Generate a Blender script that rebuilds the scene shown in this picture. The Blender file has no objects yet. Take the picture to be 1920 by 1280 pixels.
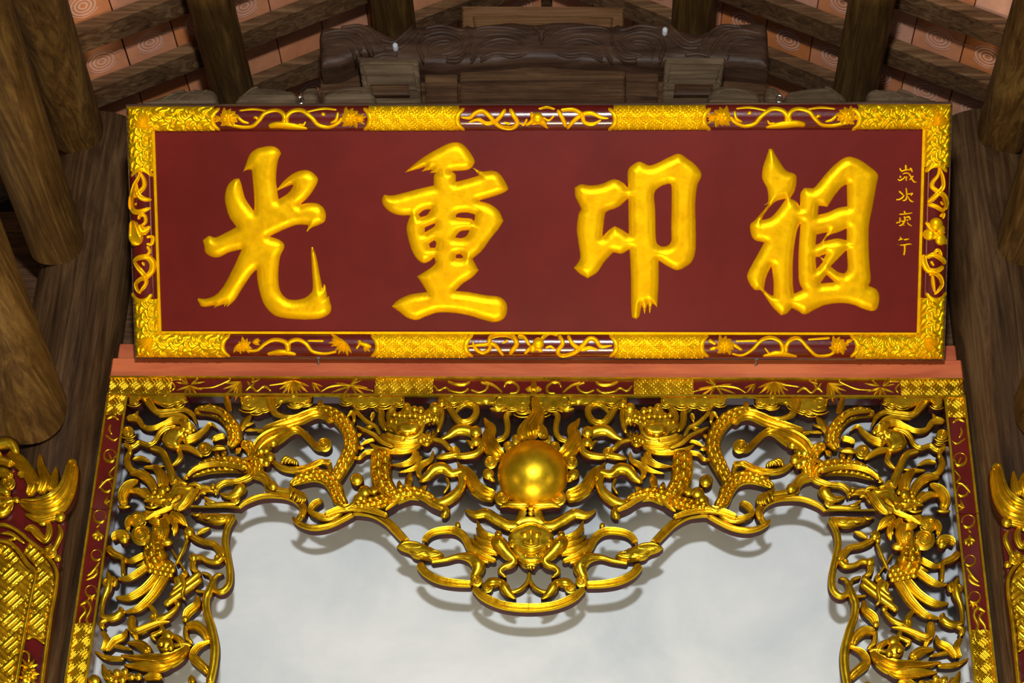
import bpy, math, random
import numpy as np
from mathutils import Matrix, Vector
from mathutils.geometry import delaunay_2d_cdt
random.seed(7); rng = np.random.default_rng(7)
SC = bpy.context.scene; COL = SC.collection

# ------------------------------------------------------------------ camera
F = 3600.0; CAM = np.array([0.18825, -5.68354, 1.6])
YAW, PITCH, ROLL = -0.046269, 0.539236, 0.025693
cy, sy, cp, sp, cr, sr = math.cos(YAW), math.sin(YAW), math.cos(PITCH), math.sin(PITCH), math.cos(ROLL), math.sin(ROLL)
FW = np.array([sy*cp, cy*cp, sp]); R0 = np.array([cy, -sy, 0.0]); U0 = np.cross(R0, FW)
RT = cr*R0 + sr*U0; UP = -sr*R0 + cr*U0
cd = bpy.data.cameras.new('camera'); cam = bpy.data.objects.new('camera', cd); COL.objects.link(cam)
cd.sensor_width = 36.0; cd.lens = F/1920*36; cd.clip_end = 100
m = Matrix.Identity(4)
for i in range(3):
    m[i][0], m[i][1], m[i][2], m[i][3] = RT[i], UP[i], -FW[i], CAM[i]
cam.matrix_world = m; SC.camera = cam

# ------------------------------------------------------------------ world, lights, exposure
SC.view_settings.view_transform = 'Standard'; SC.view_settings.look = 'None'
SC.view_settings.gamma = 1.0; SC.view_settings.use_curve_mapping = False
SC.view_settings.exposure = 0.0
W = bpy.data.worlds.new('world'); SC.world = W; W.use_nodes = True
W.node_tree.nodes['Background'].inputs[0].default_value = (0.85, 0.9, 1.0, 1)
W.node_tree.nodes['Background'].inputs[1].default_value = 0.05
def area(name, loc, target, sx, sy_, power, col):
    l = bpy.data.lights.new(name, 'AREA'); l.shape = 'RECTANGLE'; l.size = sx; l.size_y = sy_
    l.energy = power; l.color = col
    o = bpy.data.objects.new(name, l); COL.objects.link(o); o.location = loc
    o.rotation_euler = (Vector(target)-Vector(loc)).to_track_quat('-Z', 'Y').to_euler()
    return o
area('hall_lamp_light', (0.15, -6.2, 3.75), (0, 0, 4.6), 0.36, 0.30, 265, (.97, .98, 1))
area('doorway_light', (0.5, -8.5, 1.3), (0, 0, 4.4), 5.0, 2.2, 20, (1, .93, .82))
area('doorway_light_left', (-4.6, -3.2, 2.2), (0, 0, 4.6), 0.6, 1.3, 17, (1, .74, .42))
area('doorway_light_right', (4.6, -3.2, 2.2), (0, 0, 4.6), 0.6, 1.3, 17, (1, .78, .48))
area('altar_lamp_light', (0.0, -1.5, 1.1), (0, -.9, 5.0), 1.0, .5, 82, (1, .82, .56))

# ------------------------------------------------------------------ planes: a traced pixel lands on a real plane in the room
def rays(px, py):
    px = np.asarray(px, float); py = np.asarray(py, float)
    return FW + ((px-960)/F)[..., None]*RT - ((py-640)/F)[..., None]*UP
class Plane:
    def __init__(s, o, u, v, um):
        s.o = np.array(o, float); s.u = np.array(u, float); s.v = np.array(v, float)
        s.n = np.cross(s.u, s.v); s.um = um
    def uv(s, px, py):
        d = rays(px, py); t = ((s.o-CAM) @ s.n)/(d @ s.n)
        P = CAM + d*t[..., None] - s.o
        return P @ s.u, P @ s.v
    def world(s, u, v, h):
        return s.o + u[..., None]*s.u + v[..., None]*s.v + h[..., None]*s.n
def at(px, py, Y):
    d = rays(px, py); return CAM + d*((Y-CAM[1])/d[1])
def proj(P):
    d = np.asarray(P, float)-CAM; z = d @ FW
    return 960+F*(d @ RT)/z, 640-F*(d @ UP)/z
GATE = Plane((0, -0.02, 0), (1, 0, 0), (0, 0, 1), 0.0)
LEAN = math.radians(40.0)
PLQ = Plane((0.012, -0.06, 4.906), (1, 0, 0), (0, -math.sin(LEAN), math.cos(LEAN)), 0.0)
CR = {'A': (220, 730, 400/1918), 'B': (540, 700, 400/1918), 'C': (720, 940, 560/1920), 'D': (840, 730, 320/1707),
      'G': (130, 960, .25), 'M': (560, 950, 400/1920), 'S': (200, 690, 520/1920), 'T': (0, 820, 200/557),
      '1': (350, 250, 300/1038), '2': (690, 250, 300/1038), '3': (1050, 250, 300/1038), '4': (1380, 250, 350/1211),
      '5': (1670, 300, 60/768), '6': (1670, 385, 60/768),
      'N': (230, 180, 500/1920), 'O': (700, 180, 500/1920), 'P': (230, 560, 500/1920), 'Q': (700, 590, 500/1920),
      'R': (230, 300, 100/337), 'V': (1700, 300, 100/337), 'Z': (1180, 600, 620/1920), 'X': (0, 640, .25),
      'K': (580, 0, 440/1920), 'L': (240, 120, 480/1920), 'E': (1100, 700, 400/1918), 'F': (1400, 730, 400/1918),
      'H': (1550, 960, .25), 'p': (0, 0, 1.0)}
def nums(t):
    return np.array([[float(a) for a in q.split(',')] for q in t.split()])

# ------------------------------------------------------------------ objects
def props(o, label=None, cat=None, group=None, kind=None):
    if label: o['label'] = label
    if cat: o['category'] = cat
    if group: o['group'] = group
    if kind: o['kind'] = kind
    return o
OFF = {}
def empty(name, loc, label, cat, group=None):
    o = bpy.data.objects.new(name, None); COL.objects.link(o); o.location = loc; o.empty_display_size = .1
    OFF[o.name] = np.array(loc, float)
    return props(o, label, cat, group)
def meshobj(name, V, Fc, mats, parent=None, midx=None, smooth=35, base=None):
    V = np.asarray(V, float).reshape(-1, 3)
    if parent is not None: off = OFF[parent.name]
    else:
        off = np.array(base, float) if base is not None else np.array([(V[:, 0].min()+V[:, 0].max())/2, (V[:, 1].min()+V[:, 1].max())/2, V[:, 2].min()])
    me = bpy.data.meshes.new(name); me.from_pydata((V-off).tolist(), [], Fc if isinstance(Fc, list) else Fc.tolist())
    for mt in (mats if isinstance(mats, (list, tuple)) else [mats]): me.materials.append(mt)
    if midx is not None: me.polygons.foreach_set('material_index', np.asarray(midx, np.int32))
    if smooth:
        me.shade_smooth(); me.set_sharp_from_angle(angle=math.radians(smooth))
    me.update()
    o = bpy.data.objects.new(name, me); COL.objects.link(o)
    if parent is not None: o.parent = parent
    else: o.location = off
    OFF[o.name] = off
    return o
class WB:      # world-space builder of boxes, bars and lathes
    def __init__(s): s.V = []; s.F = []
    def add(s, V, Fc):
        n = len(s.V); s.V += [tuple(map(float, v)) for v in V]; s.F += [[i+n for i in f] for f in Fc]; return s
    def box(s, x0, x1, y0, y1, z0, z1, b=0.0):
        if b <= 0:
            return s.add([(x0, y0, z0), (x1, y0, z0), (x1, y1, z0), (x0, y1, z0), (x0, y0, z1), (x1, y0, z1), (x1, y1, z1), (x0, y1, z1)],
                         [(3, 2, 1, 0), (4, 5, 6, 7), (0, 1, 5, 4), (1, 2, 6, 5), (2, 3, 7, 6), (3, 0, 4, 7)])
        V = []; I = {}
        def vv(x, y, z): V.append((x, y, z)); return len(V)-1
        for a, X, xi in ((0, x0, 1), (1, x1, -1)):
            for c, Y, yi in ((0, y0, 1), (1, y1, -1)):
                for d, Z, zi in ((0, z0, 1), (1, z1, -1)):
                    I[a, c, d, 0] = vv(X, Y+yi*b, Z+zi*b); I[a, c, d, 1] = vv(X+xi*b, Y, Z+zi*b); I[a, c, d, 2] = vv(X+xi*b, Y+yi*b, Z)
        Fc = []
        for a in (0, 1):
            q = [I[a, 0, 0, 0], I[a, 0, 1, 0], I[a, 1, 1, 0], I[a, 1, 0, 0]]; Fc.append(q if a == 0 else q[::-1])
            q = [I[0, a, 0, 1], I[1, a, 0, 1], I[1, a, 1, 1], I[0, a, 1, 1]]; Fc.append(q if a == 0 else q[::-1])
            q = [I[0, 0, a, 2], I[0, 1, a, 2], I[1, 1, a, 2], I[1, 0, a, 2]]; Fc.append(q if a == 0 else q[::-1])
        for a in (0, 1):
            for c in (0, 1):
                e = (a+c) % 2
                q = [I[a, c, 0, 0], I[a, c, 0, 1], I[a, c, 1, 1], I[a, c, 1, 0]]; Fc.append(q[::-1] if e == 1 else q)
                q = [I[a, 0, c, 0], I[a, 0, c, 2], I[a, 1, c, 2], I[a, 1, c, 0]]; Fc.append(q[::-1] if e == 0 else q)
                q = [I[0, a, c, 1], I[0, a, c, 2], I[1, a, c, 2], I[1, a, c, 1]]; Fc.append(q if e == 0 else q[::-1])
                for d in (0, 1):
                    q = [I[a, c, d, 0], I[a, c, d, 1], I[a, c, d, 2]]; Fc.append(q if (a+c+d) % 2 == 0 else q[::-1])
        return s.add(V, Fc)
    def rod(s, P, Q, r0, r1=None, n=24, rings=2, sq=1.0, wob=0.0):
        P = np.array(P, float); Q = np.array(Q, float); r1 = r0 if r1 is None else r1
        d = (Q-P)/np.linalg.norm(Q-P); a = np.cross(d, (0, 0, 1.0)) if abs(d[2]) < .9 else np.cross(d, (1.0, 0, 0)); a /= np.linalg.norm(a); b = np.cross(d, a)
        V = []; Fc = []
        for k in range(rings+1):
            t = k/rings; c = P+(Q-P)*t; r = r0+(r1-r0)*t
            for i in range(n):
                w = 2*math.pi*i/n; ca, sa = math.cos(w), math.sin(w)
                g = r/((abs(ca)**(2/sq*1.0)+abs(sa)**(2/sq*1.0))**(sq/2)) if sq != 1 else r
                g *= 1+wob*math.sin(3*w+5*t)+wob*.5*math.sin(7*w-9*t)
                V.append(c+a*ca*g+b*sa*g)
        for k in range(rings):
            for i in range(n):
                j = (i+1) % n; Fc.append((k*n+i, k*n+j, k*n+n+j, k*n+n+i))
        Fc.append(tuple(range(n))[::-1]); Fc.append(tuple(rings*n+i for i in range(n)))
        return s.add(V, Fc)
    def obj(s, name, mats, parent=None, smooth=35, base=None):
        return meshobj(name, s.V, s.F, mats, parent, None, smooth, base)

# ------------------------------------------------------------------ materials
def mat(name):
    m = bpy.data.materials.new(name); m.use_nodes = True
    nt = m.node_tree; b = nt.nodes['Principled BSDF']; return m, nt, b
def node(nt, t, **k):
    n = nt.nodes.new(t)
    for a, v in k.items(): setattr(n, a, v)
    return n
def ramp(nt, fac, stops):
    r = node(nt, 'ShaderNodeValToRGB'); e = r.color_ramp.elements
    while len(e) < len(stops): e.new(.5)
    for q, (p, c) in zip(e, stops): q.position = p; q.color = (*c, 1)
    nt.links.new(fac, r.inputs[0]); return r.outputs[0]
def noise(nt, scale, detail=4, rough=.6, vec=None, dist=0):
    n = node(nt, 'ShaderNodeTexNoise'); n.inputs['Scale'].default_value = scale; n.inputs['Detail'].default_value = detail
    n.inputs['Roughness'].default_value = rough; n.inputs['Distortion'].default_value = dist
    if vec is not None: nt.links.new(vec, n.inputs['Vector'])
    return n.outputs[0]
def objco(nt, sc=(1, 1, 1)):
    t = node(nt, 'ShaderNodeTexCoord'); mp = node(nt, 'ShaderNodeMapping'); mp.inputs['Scale'].default_value = sc
    nt.links.new(t.outputs['Object'], mp.inputs[0]); return mp.outputs[0]
def bump(nt, b, h, st, dist=.01):
    n = node(nt, 'ShaderNodeBump'); n.inputs['Strength'].default_value = st; n.inputs['Distance'].default_value = dist
    nt.links.new(h, n.inputs['Height']); nt.links.new(n.outputs[0], b.inputs['Normal'])
def gold(name, c0, c1, r0, r1, metal=.9, bs=.15):
    m, nt, b = mat(name); co = objco(nt)
    n1 = noise(nt, 9, 5, .65, co); nt.links.new(ramp(nt, n1, [(.35, c0), (.65, c1)]), b.inputs['Base Color'])
    n2 = noise(nt, 35, 3, .6, co); mr = node(nt, 'ShaderNodeMapRange'); mr.inputs[1].default_value = .3; mr.inputs[2].default_value = .7
    mr.inputs[3].default_value = r0; mr.inputs[4].default_value = r1; nt.links.new(n2, mr.inputs[0]); nt.links.new(mr.outputs[0], b.inputs['Roughness'])
    b.inputs['Metallic'].default_value = metal; b.inputs['Specular Tint'].default_value = (1, .62, .08, 1)
    bump(nt, b, noise(nt, 60, 3, .5, co), bs, .004); return m
def plain(name, c0, c1, rough, scale=6, coat=0, bs=0.0, sc=(1, 1, 1), bscale=40, lo=.35, hi=.65, spec=.5):
    m, nt, b = mat(name); co = objco(nt, sc)
    nt.links.new(ramp(nt, noise(nt, scale, 6, .6, co, .4), [(lo, c0), (hi, c1)]), b.inputs['Base Color'])
    b.inputs['Roughness'].default_value = rough; b.inputs['Coat Weight'].default_value = coat; b.inputs['Coat Roughness'].default_value = .08
    b.inputs['Specular IOR Level'].default_value = spec
    if bs: bump(nt, b, noise(nt, bscale, 4, .6, co), bs, .01)
    return m
def wood(name, cols, axis, rough=.55, bs=.4, g=1.0):
    m, nt, b = mat(name); s = [26*g, 26*g, 26*g]; s[axis] = 1.3*g
    co = objco(nt, s); n1 = noise(nt, 1.0, 10, .72, co, 2.0)
    s2 = [3.5, 3.5, 3.5]; s2[axis] = 1.6; n2 = noise(nt, 1.0, 6, .65, objco(nt, s2), 1.0)
    mx = node(nt, 'ShaderNodeMath', operation='MULTIPLY_ADD'); mx.inputs[1].default_value = .6
    nt.links.new(n1, mx.inputs[0])
    m2 = node(nt, 'ShaderNodeMath', operation='MULTIPLY'); m2.inputs[1].default_value = .4; nt.links.new(n2, m2.inputs[0]); nt.links.new(m2.outputs[0], mx.inputs[2])
    nt.links.new(ramp(nt, mx.outputs[0], [(.38, cols[0]), (.5, cols[1]), (.62, cols[2])]), b.inputs['Base Color'])
    b.inputs['Roughness'].default_value = rough; b.inputs['Specular IOR Level'].default_value = .18
    bump(nt, b, n1, bs, .008); return m
M_GOLD = gold('gilded_carving', (.54, .325, .010), (.88, .56, .022), .24, .38, .92)
M_GOLDB = gold('bright_gilding', (.88, .45, .0015), (1.0, .58, .002), .34, .48, .55)
M_GOLDF = gold('gilded_frame', (.82, .50, .004), (1.0, .66, .008), .30, .42, .74)
M_PEARL = gold('burnished_gilding', (.66, .40, .010), (.92, .60, .018), .30, .40, .9, .03)
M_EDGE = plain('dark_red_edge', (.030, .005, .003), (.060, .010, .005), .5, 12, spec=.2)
M_LAC = plain('glossy_dark_red_lacquer', (.085, .004, .003), (.125, .007, .005), .22, 10, coat=.6, bs=.05)
M_BOARD = plain('dark_red_lacquered_board', (.115, .0075, .0045), (.145, .010, .0065), .32, 3.5, spec=.3, coat=.06, bs=.03, bscale=25)
M_BEAM = plain('red_painted_timber', (.44, .080, .028), (.68, .17, .055), .5, 3, sc=(.6, 3, 3), bs=.12)
M_WALL = plain('white_limewash', (.44, .505, .55), (.66, .695, .715), .85, 1.5, bs=.04, lo=.28, hi=.62)  # grey-blue mottling in the colour stands in for soft shadows on the wall
M_RAFT = wood('brown_rafter_timber', [(.040, .018, .007), (.13, .065, .027), (.27, .15, .066)], 0)
M_WOODX = wood('dark_brown_timber', [(.026, .011, .005), (.080, .038, .016), (.17, .088, .038)], 0)
M_WOODY = wood('golden_brown_timber', [(.030, .013, .004), (.090, .045, .011), (.19, .105, .027)], 1, .45)
M_WOODZ = wood('brown_column_timber', [(.022, .010, .0035), (.068, .033, .012), (.135, .074, .030)], 2, .5)
M_WOODL = wood('light_brown_timber', [(.10, .045, .016), (.19, .09, .035), (.27, .14, .06)], 0, .5)
M_WOODG = wood('grey_brown_timber', [(.060, .036, .018), (.125, .080, .042), (.22, .15, .085)], 0, .6)
M_CREST = plain('carved_dark_timber', (.040, .019, .010), (.095, .048, .026), .5, 5, bs=.25, sc=(1, 6, 6), bscale=9, spec=.25)
M_FLOOR = plain('pale_stone_floor', (.40, .37, .32), (.52, .49, .43), .45, 2)
M_IRON = plain('grey_iron', (.10, .10, .10), (.22, .22, .21), .45, 30)
M_STEEL = plain('bright_steel', (.5, .5, .48), (.65, .65, .62), .25, 30); M_STEEL.node_tree.nodes['Principled BSDF'].inputs['Metallic'].default_value = 1
def tile_mat():
    m, nt, b = mat('terracotta'); oi = node(nt, 'ShaderNodeObjectInfo')
    c = ramp(nt, oi.outputs['Random'], [(0, (.80, .27, .085)), (.35, (.88, .40, .22)), (.7, (.78, .25, .06)), (1, (.88, .45, .30))])
    n = noise(nt, 9, 5, .6, objco(nt)); mx = node(nt, 'ShaderNodeMix', data_type='RGBA', blend_type='MULTIPLY')
    mx.inputs[0].default_value = .6; nt.links.new(c, mx.inputs[6]); nt.links.new(ramp(nt, n, [(.3, (.6, .55, .5)), (.65, (1.1, 1.1, 1.1))]), mx.inputs[7])
    nt.links.new(mx.outputs[2], b.inputs['Base Color']); b.inputs['Roughness'].default_value = .75; return m
M_TILE = tile_mat()
M_TILER = plain('pale_terracotta_relief', (.80, .46, .32), (.92, .60, .46), .6, 8)

# ------------------------------------------------------------------ setting
st = lambda o: props(o, kind='structure')
st(WB().box(-6, 6, .20, .32, 0, 4.99).obj('wall_back', M_WALL))
st(WB().box(-6, 6, -9.5, .32, -.1, 0).obj('floor', M_FLOOR))
st(WB().box(-6, 6, .10, .20, 4.99, 5.62).obj('wall_upper', M_WOODX))

# roof: two slopes meeting over the middle; purlins run into the picture, rafters lie on them
pa, pb = at(738, 30, 0.0), at(432, 150, 0.0)          # purlin axes where they meet the gable beam
SL = math.atan2(pa[2]-pb[2], pa[0]-pb[0]); PR = .096
XC = .012
def roof_z(x, lift): # underside height of the rafter bed at x, plus lift measured square to the slope
    return pa[2] + (PR+lift)/math.cos(SL) - (abs(x-XC)-abs(pa[0]-XC))*math.tan(SL)
def roof_slab(name, sgn, l0, l1, y0, y1, xin, xout, mt, parent=None):
    V = []
    for y in (y0, y1):
        for x in (xin, xout):
            X = XC+sgn*x
            for l in (l0, l1): V.append((X, y, roof_z(X, l)))
    Fc = [(0, 1, 3, 2), (4, 6, 7, 5), (0, 4, 5, 1), (2, 3, 7, 6), (0, 2, 6, 4), (1, 5, 7, 3)]
    if sgn < 0: Fc = [f[::-1] for f in Fc]
    return meshobj(name, V, Fc, mt, parent, None, 30)
def hit_roof(px, py, sgn, lift):
    d = rays(px, py); n = np.array([sgn*math.sin(SL), 0, math.cos(SL)]); P0 = np.array([pa[0] if sgn < 0 else 2*XC-pa[0], 0, 0]); P0[2] = roof_z(P0[0], lift)
    return CAM+d*((P0-CAM) @ n/(d @ n))
RW, RH = .10, .05
ridge = None
for sgn, side in ((-1, 'left'), (1, 'right')):
    ce = st(roof_slab('ceiling_'+side, sgn, RH+.03, RH+.06, -3.6, 2.6, 0, 2.6, M_WOODX))
    # tiles laid between the rafters
    y2 = hit_roof(376, 110, -1, 0)[1]
    TW = .19
    key = None
    for r in range(-5, 6):
        yc = y2+.31*r+.155
        for c in range(13):
            xm_ = .02+TW*math.cos(SL)*(c+.5); X = XC+sgn*xm_
            q = proj((X, yc, roof_z(X, RH)))
            if not (-90 < q[0] < 2010 and -90 < q[1] < 300): continue
            kind = (r*5+c*3+(sgn > 0)) % 3 != 0
            mk = 'tile_%d_%d' % (sgn, kind)
            me = bpy.data.meshes.get(mk)
            if me is None:
                wb = WB(); a, bb, t = TW/2-.002, .152, .012
                wb.box(-a, a, -bb, bb, 0, t, .002); midx = [0]*len(wb.F)
                if kind:
                    def arc(r0, w, a0=0, a1=360, n=22, cy_=0):
                        V = []; Fc = []
                        for i in range(n+1):
                            th = math.radians(a0+(a1-a0)*i/n)
                            for rr in (r0-w/2, r0+w/2): V.append((rr*math.cos(th), cy_+rr*math.sin(th), -.0022))
                        for i in range(n): Fc.append((2*i, 2*i+1, 2*i+3, 2*i+2))
                        wb.add(V, Fc)
                    for rr in (.015, .030, .045): arc(rr, .0075, cy_=.04)
                    arc(.056, .0045, 200, 340, cy_=.04); arc(.056, .0045, 30, 150, cy_=.04)
                    for s2 in (-1, 1): wb.box(s2*.072-.022, s2*.072+.012, .018, .0225, -.0025, 0)
                    midx += [1]*(len(wb.F)-len(midx))
                me = bpy.data.meshes.new(mk); me.from_pydata(wb.V, [], wb.F); me.materials.append(M_TILE); me.materials.append(M_TILER)
                me.polygons.foreach_set('material_index', midx)
            o = bpy.data.objects.new('tile', me); COL.objects.link(o); o.parent = ce
            o.location = np.array([X, yc, roof_z(X, RH+.012+random.uniform(0, .004))])-OFF[ce.name]
            o.rotation_euler = (random.uniform(-.01, .01), sgn*SL, 0)
    vis = []
    for r in range(-6, 7):
        yc = y2+.31*r
        ys_ = [proj((XC+sgn*x, yc, roof_z(XC+sgn*x, 0))) for x in np.linspace(.35, 1.55, 13)]
        if any(-20 < q[1] < 196 for q in ys_): vis.append(yc)
    ORD = ['lowest', 'second lowest', 'third', 'fourth', 'fifth', 'sixth', 'seventh', 'eighth']
    for k, yc in enumerate(sorted(vis, reverse=True)):
        o = roof_slab('rafter', sgn, 0, RH, yc-RW/2, yc+RW/2, .02, 2.5, M_RAFT)
        props(o, 'brown sloping rafter of the %s roof slope, %s above the plaque' % (side, ORD[k]), 'rafter', 'rafters of the %s slope' % side)

def log(name, far, yf, near, yn, d0, d1, mt, label, sq=1.0, ext=1.6, back=0.0):
    P = at(*far, yf); Q = at(*near, yn); dr = (P-Q)/np.linalg.norm(P-Q)
    o = WB().rod(P+dr*back, Q-dr*ext, d0/2, d1/2, 40, 24, sq, .012).obj(name, mt, None, 40)
    return props(o, label, 'beam', 'roof purlins')
def purlin(P, label, flip, r=.082):
    x = 2*XC-P[0] if flip else P[0]
    o = WB().rod((x, .55, P[2]), (x, -3.2, P[2]), r, r*1.03, 40, 24, 1, .012).obj('purlin', M_WOODY, None, 40)
    return props(o, label, 'beam', 'roof purlins')
purlin(pa, 'round brown purlin meeting the left end of the carved gable beam', False)
purlin(pb, 'round brown purlin running down behind the upper left edge of the red plaque', False)
purlin(pa, 'round brown purlin meeting the right end of the carved gable beam', True)
purlin(pb, 'round brown purlin running down behind the upper right edge of the red plaque', True)
for sgn, side in ((-1, 'left'), (1, 'right')):
    mx_ = (lambda p: p) if sgn < 0 else (lambda p: (2028-p[0], p[1]))
    log('tie_beam', mx_((150, 250)), -.06, mx_((70, 0)), -.95, .175, .19, M_WOODY, 'uppermost round tie beam entering the %s column beside the rafters' % side, .75)
    log('tie_beam', mx_((108, 455)), -.07, mx_((-5, 130)), -1.05, .19, .21, M_WOODY, 'middle round tie beam entering the %s column, above the lowest one' % side, .8)
    log('tie_beam', mx_((50, 775)), -.08, mx_((-90, 430)), -.95, .27, .29, M_WOODY, 'thick lowest tie beam entering the %s column just above the gilded panel' % side, .8)
    X = sgn*1.625+.0
    o = WB().rod((X, .09, 0), (X, .09, 5.95), .182, .166, 56, 30, 1, .006).obj('column', M_WOODZ, None, 40)
    props(o, 'stout round dark timber column at the %s side of the gilded screen' % side, 'column', 'columns beside the screen')

# carved gable beam behind the plaque
gb = empty('gable_beam', (XC, .1, 5.6), 'dark timber gable beam with carved cloud crest above the red plaque', 'beam')
def yb(p, Y): return at(p[0], p[1], Y)
# ------------------------------------------------------------------ relief builder on a plane
def spline(P, step, closed=False):
    """Catmull-Rom through P (n,k), sampled about every `step` in the first two columns."""
    n = len(P); out = []
    if n == 2:
        k = max(2, int(np.linalg.norm(P[1, :2]-P[0, :2])/step)); t = np.linspace(0, 1, k+1)[:, None]; return P[0]*(1-t)+P[1]*t
    idx = range(n) if closed else range(n-1)
    for i in idx:
        if closed: p0, p1, p2, p3 = P[i-1], P[i], P[(i+1) % n], P[(i+2) % n]
        else:
            p1, p2 = P[i], P[i+1]; p0 = P[i-1] if i > 0 else 2*p1-p2; p3 = P[i+2] if i+2 < n else 2*p2-p1
        k = max(1, int(round(np.linalg.norm(p2[:2]-p1[:2])/step))); t = (np.arange(k)/k)[:, None]
        out.append(.5*(2*p1+(p2-p0)*t+(2*p0-5*p1+4*p2-p3)*t*t+(3*p1-p0-3*p2+p3)*t**3))
    out = np.vstack(out)
    return out if closed else np.vstack([out, P[-1]])
def outline(P, step, sharp=62):
    """closed smooth outline that keeps sharp corners"""
    n = len(P); cs = []
    for i in range(n):
        a = P[i]-P[i-1]; b = P[(i+1) % n]-P[i]
        ang = math.degrees(math.acos(max(-1, min(1, a @ b/(np.linalg.norm(a)*np.linalg.norm(b)+1e-9)))))
        if ang > sharp: cs.append(i)
    if not cs: return spline(P, step, True)
    out = []
    for q, i in enumerate(cs):
        j = cs[(q+1) % len(cs)]
        if j <= i: j += n
        seg = np.array([P[k % n] for k in range(i, j+1)]); out.append(spline(seg, step)[:-1])
    return np.vstack(out)
def inside(P, poly):
    x, y = P[:, 0], P[:, 1]; r = np.zeros(len(P), bool); n = len(poly)
    for i in range(n):
        x1, y1 = poly[i]; x2, y2 = poly[(i+1) % n]
        if y1 == y2: continue
        c = ((y1 > y) != (y2 > y)) & (x < (x2-x1)*(y-y1)/(y2-y1)+x1); r ^= c
    return r
def segdist(P, polys):
    best = np.full(len(P), 1e9)
    for poly in polys:
        A = poly; B = np.roll(poly, -1, 0)
        for c in range(0, len(A), 64):
            a = A[c:c+64]; d = B[c:c+64]-a; L = (d*d).sum(1)+1e-12
            w = P[:, None]-a[None]; t = np.clip((w*d).sum(2)/L, 0, 1)
            best = np.minimum(best, np.sqrt(((w-t[..., None]*d)**2).sum(2)).min(1))
    return best
PXM = 1/552.0     # metres per pixel on the carved planes
class MB:
    def __init__(s, plane, back=.045, base=None):
        s.p = plane; s.back = back; s.base = base; s.U = []; s.Vv = []; s.H = []; s.F = []; s.M = []; s.n = 0; s.pr = []
    def put(s, px, py, h, faces, mi, wall=None):
        """px,py,h arrays; wall = bool mask of vertices that sit at the back"""
        u, v = s.p.uv(px, py); h = np.asarray(h, float).copy()
        if s.base is not None: h = h+s.base(u, v)
        if wall is not None and s.back is not None: h[wall] = (-s.back if s.base is None else h[wall]-s.back)
        s.pr.append((s.n, len(s.F))); s.U.append(u); s.Vv.append(v); s.H.append(h)
        s.F += [tuple(i+s.n for i in f) for f in faces]; s.M += list(mi); s.n += len(u)
    def S(s, crop, prof, pts, lz=0.0, hk=.5, step=3.0, cap=True, hm=None):
        ox, oy, sc = CR[crop]; P = nums(pts) if isinstance(pts, str) else np.array(pts, float)
        P = P*sc; P[:, 0] += ox; P[:, 1] += oy
        C = spline(P, step); w = np.maximum(C[:, 2], .3)/2
        d = np.gradient(C[:, :2], axis=0); d /= np.linalg.norm(d, axis=1)[:, None]+1e-9; nrm = np.stack([-d[:, 1], d[:, 0]], 1)
        arc = np.concatenate([[0], np.cumsum(np.linalg.norm(np.diff(C[:, :2], axis=0), axis=1))])
        if cap:
            for a, ww in ((arc, w[0]), (arc[-1]-arc, w[-1])):
                r = max(ww*.9, .6); k = a < r
                w = np.where(k, w*np.sqrt(np.maximum(.02, 1-((r-np.minimum(a, r))/r)**2)), w)
        K = {'r': 8, 'g': 24, 'v': 12, 's': 21, 'f': 6, 't': 10}[prof]
        q = np.linspace(-1, 1, K+1); rd = np.sqrt(np.maximum(0, 1-q*q)); hh = hm if hm is not None else None
        H = (w*PXM*2*hk) if hm is None else np.minimum(w*PXM*2*.9, hm)
        Q = np.broadcast_to(q, (len(C), K+1))
        if prof == 'r': p = np.broadcast_to(rd, Q.shape)
        elif prof == 'f': p = np.broadcast_to(np.minimum(1, rd*1.6), Q.shape)
        elif prof == 'g': p = np.broadcast_to(.74*rd+.26*np.abs(np.cos((3.5 if w.max() > 11 else 2.5)*math.pi*q))*np.sqrt(rd+1e-6), Q.shape)
        elif prof == 'v': p = np.broadcast_to(np.where(np.abs(q) > .98, 0, .55+.45*np.exp(-((np.abs(q)-.72)/.2)**2)-.2*np.exp(-(q/.35)**2)), Q.shape)
        elif prof == 't': p = np.broadcast_to(np.maximum(0, 1-np.abs(q)), Q.shape)
        else:   # scaled hide: overlapping scales plus a smooth belly strip on one side
            L = np.maximum(w*1.0, 2.2)[:, None]; a = arc[:, None]/L.mean()
            rows = (Q+1)*1.25; ri = np.floor(rows); fr = rows-ri; ph = (a+.5*(ri % 2)) % 1
            p = rd[None]*.62+.62*np.sqrt(rd[None]+1e-6)*np.sqrt(np.maximum(0, 1-np.minimum(1, (1.75*(fr-.5))**2+(1.5*(ph-.35))**2)))
            p = np.where(np.abs(Q) > .99, 0, p)
        h = lz+H[:, None]*p
        px = C[:, 0:1]+nrm[:, 0:1]*w[:, None]*Q; py = C[:, 1:2]+nrm[:, 1:2]*w[:, None]*Q
        px = np.concatenate([px[:, :1], px, px[:, -1:]], 1); py = np.concatenate([py[:, :1], py, py[:, -1:]], 1); h = np.concatenate([h[:, :1], h, h[:, -1:]], 1)
        N, Wd = px.shape; wall = np.zeros((N, Wd), bool); wall[:, 0] = wall[:, -1] = True
        i, j = np.meshgrid(np.arange(N-1), np.arange(Wd-1), indexing='ij'); a = i*Wd+j
        Fc = np.stack([a, a+Wd, a+Wd+1, a+1], -1).reshape(-1, 4); mi = ((j == 0) | (j == Wd-2)).astype(int).reshape(-1)
        s.put(px.ravel(), py.ravel(), h.ravel(), Fc.tolist(), mi.tolist(), wall.ravel()); return s
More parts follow.
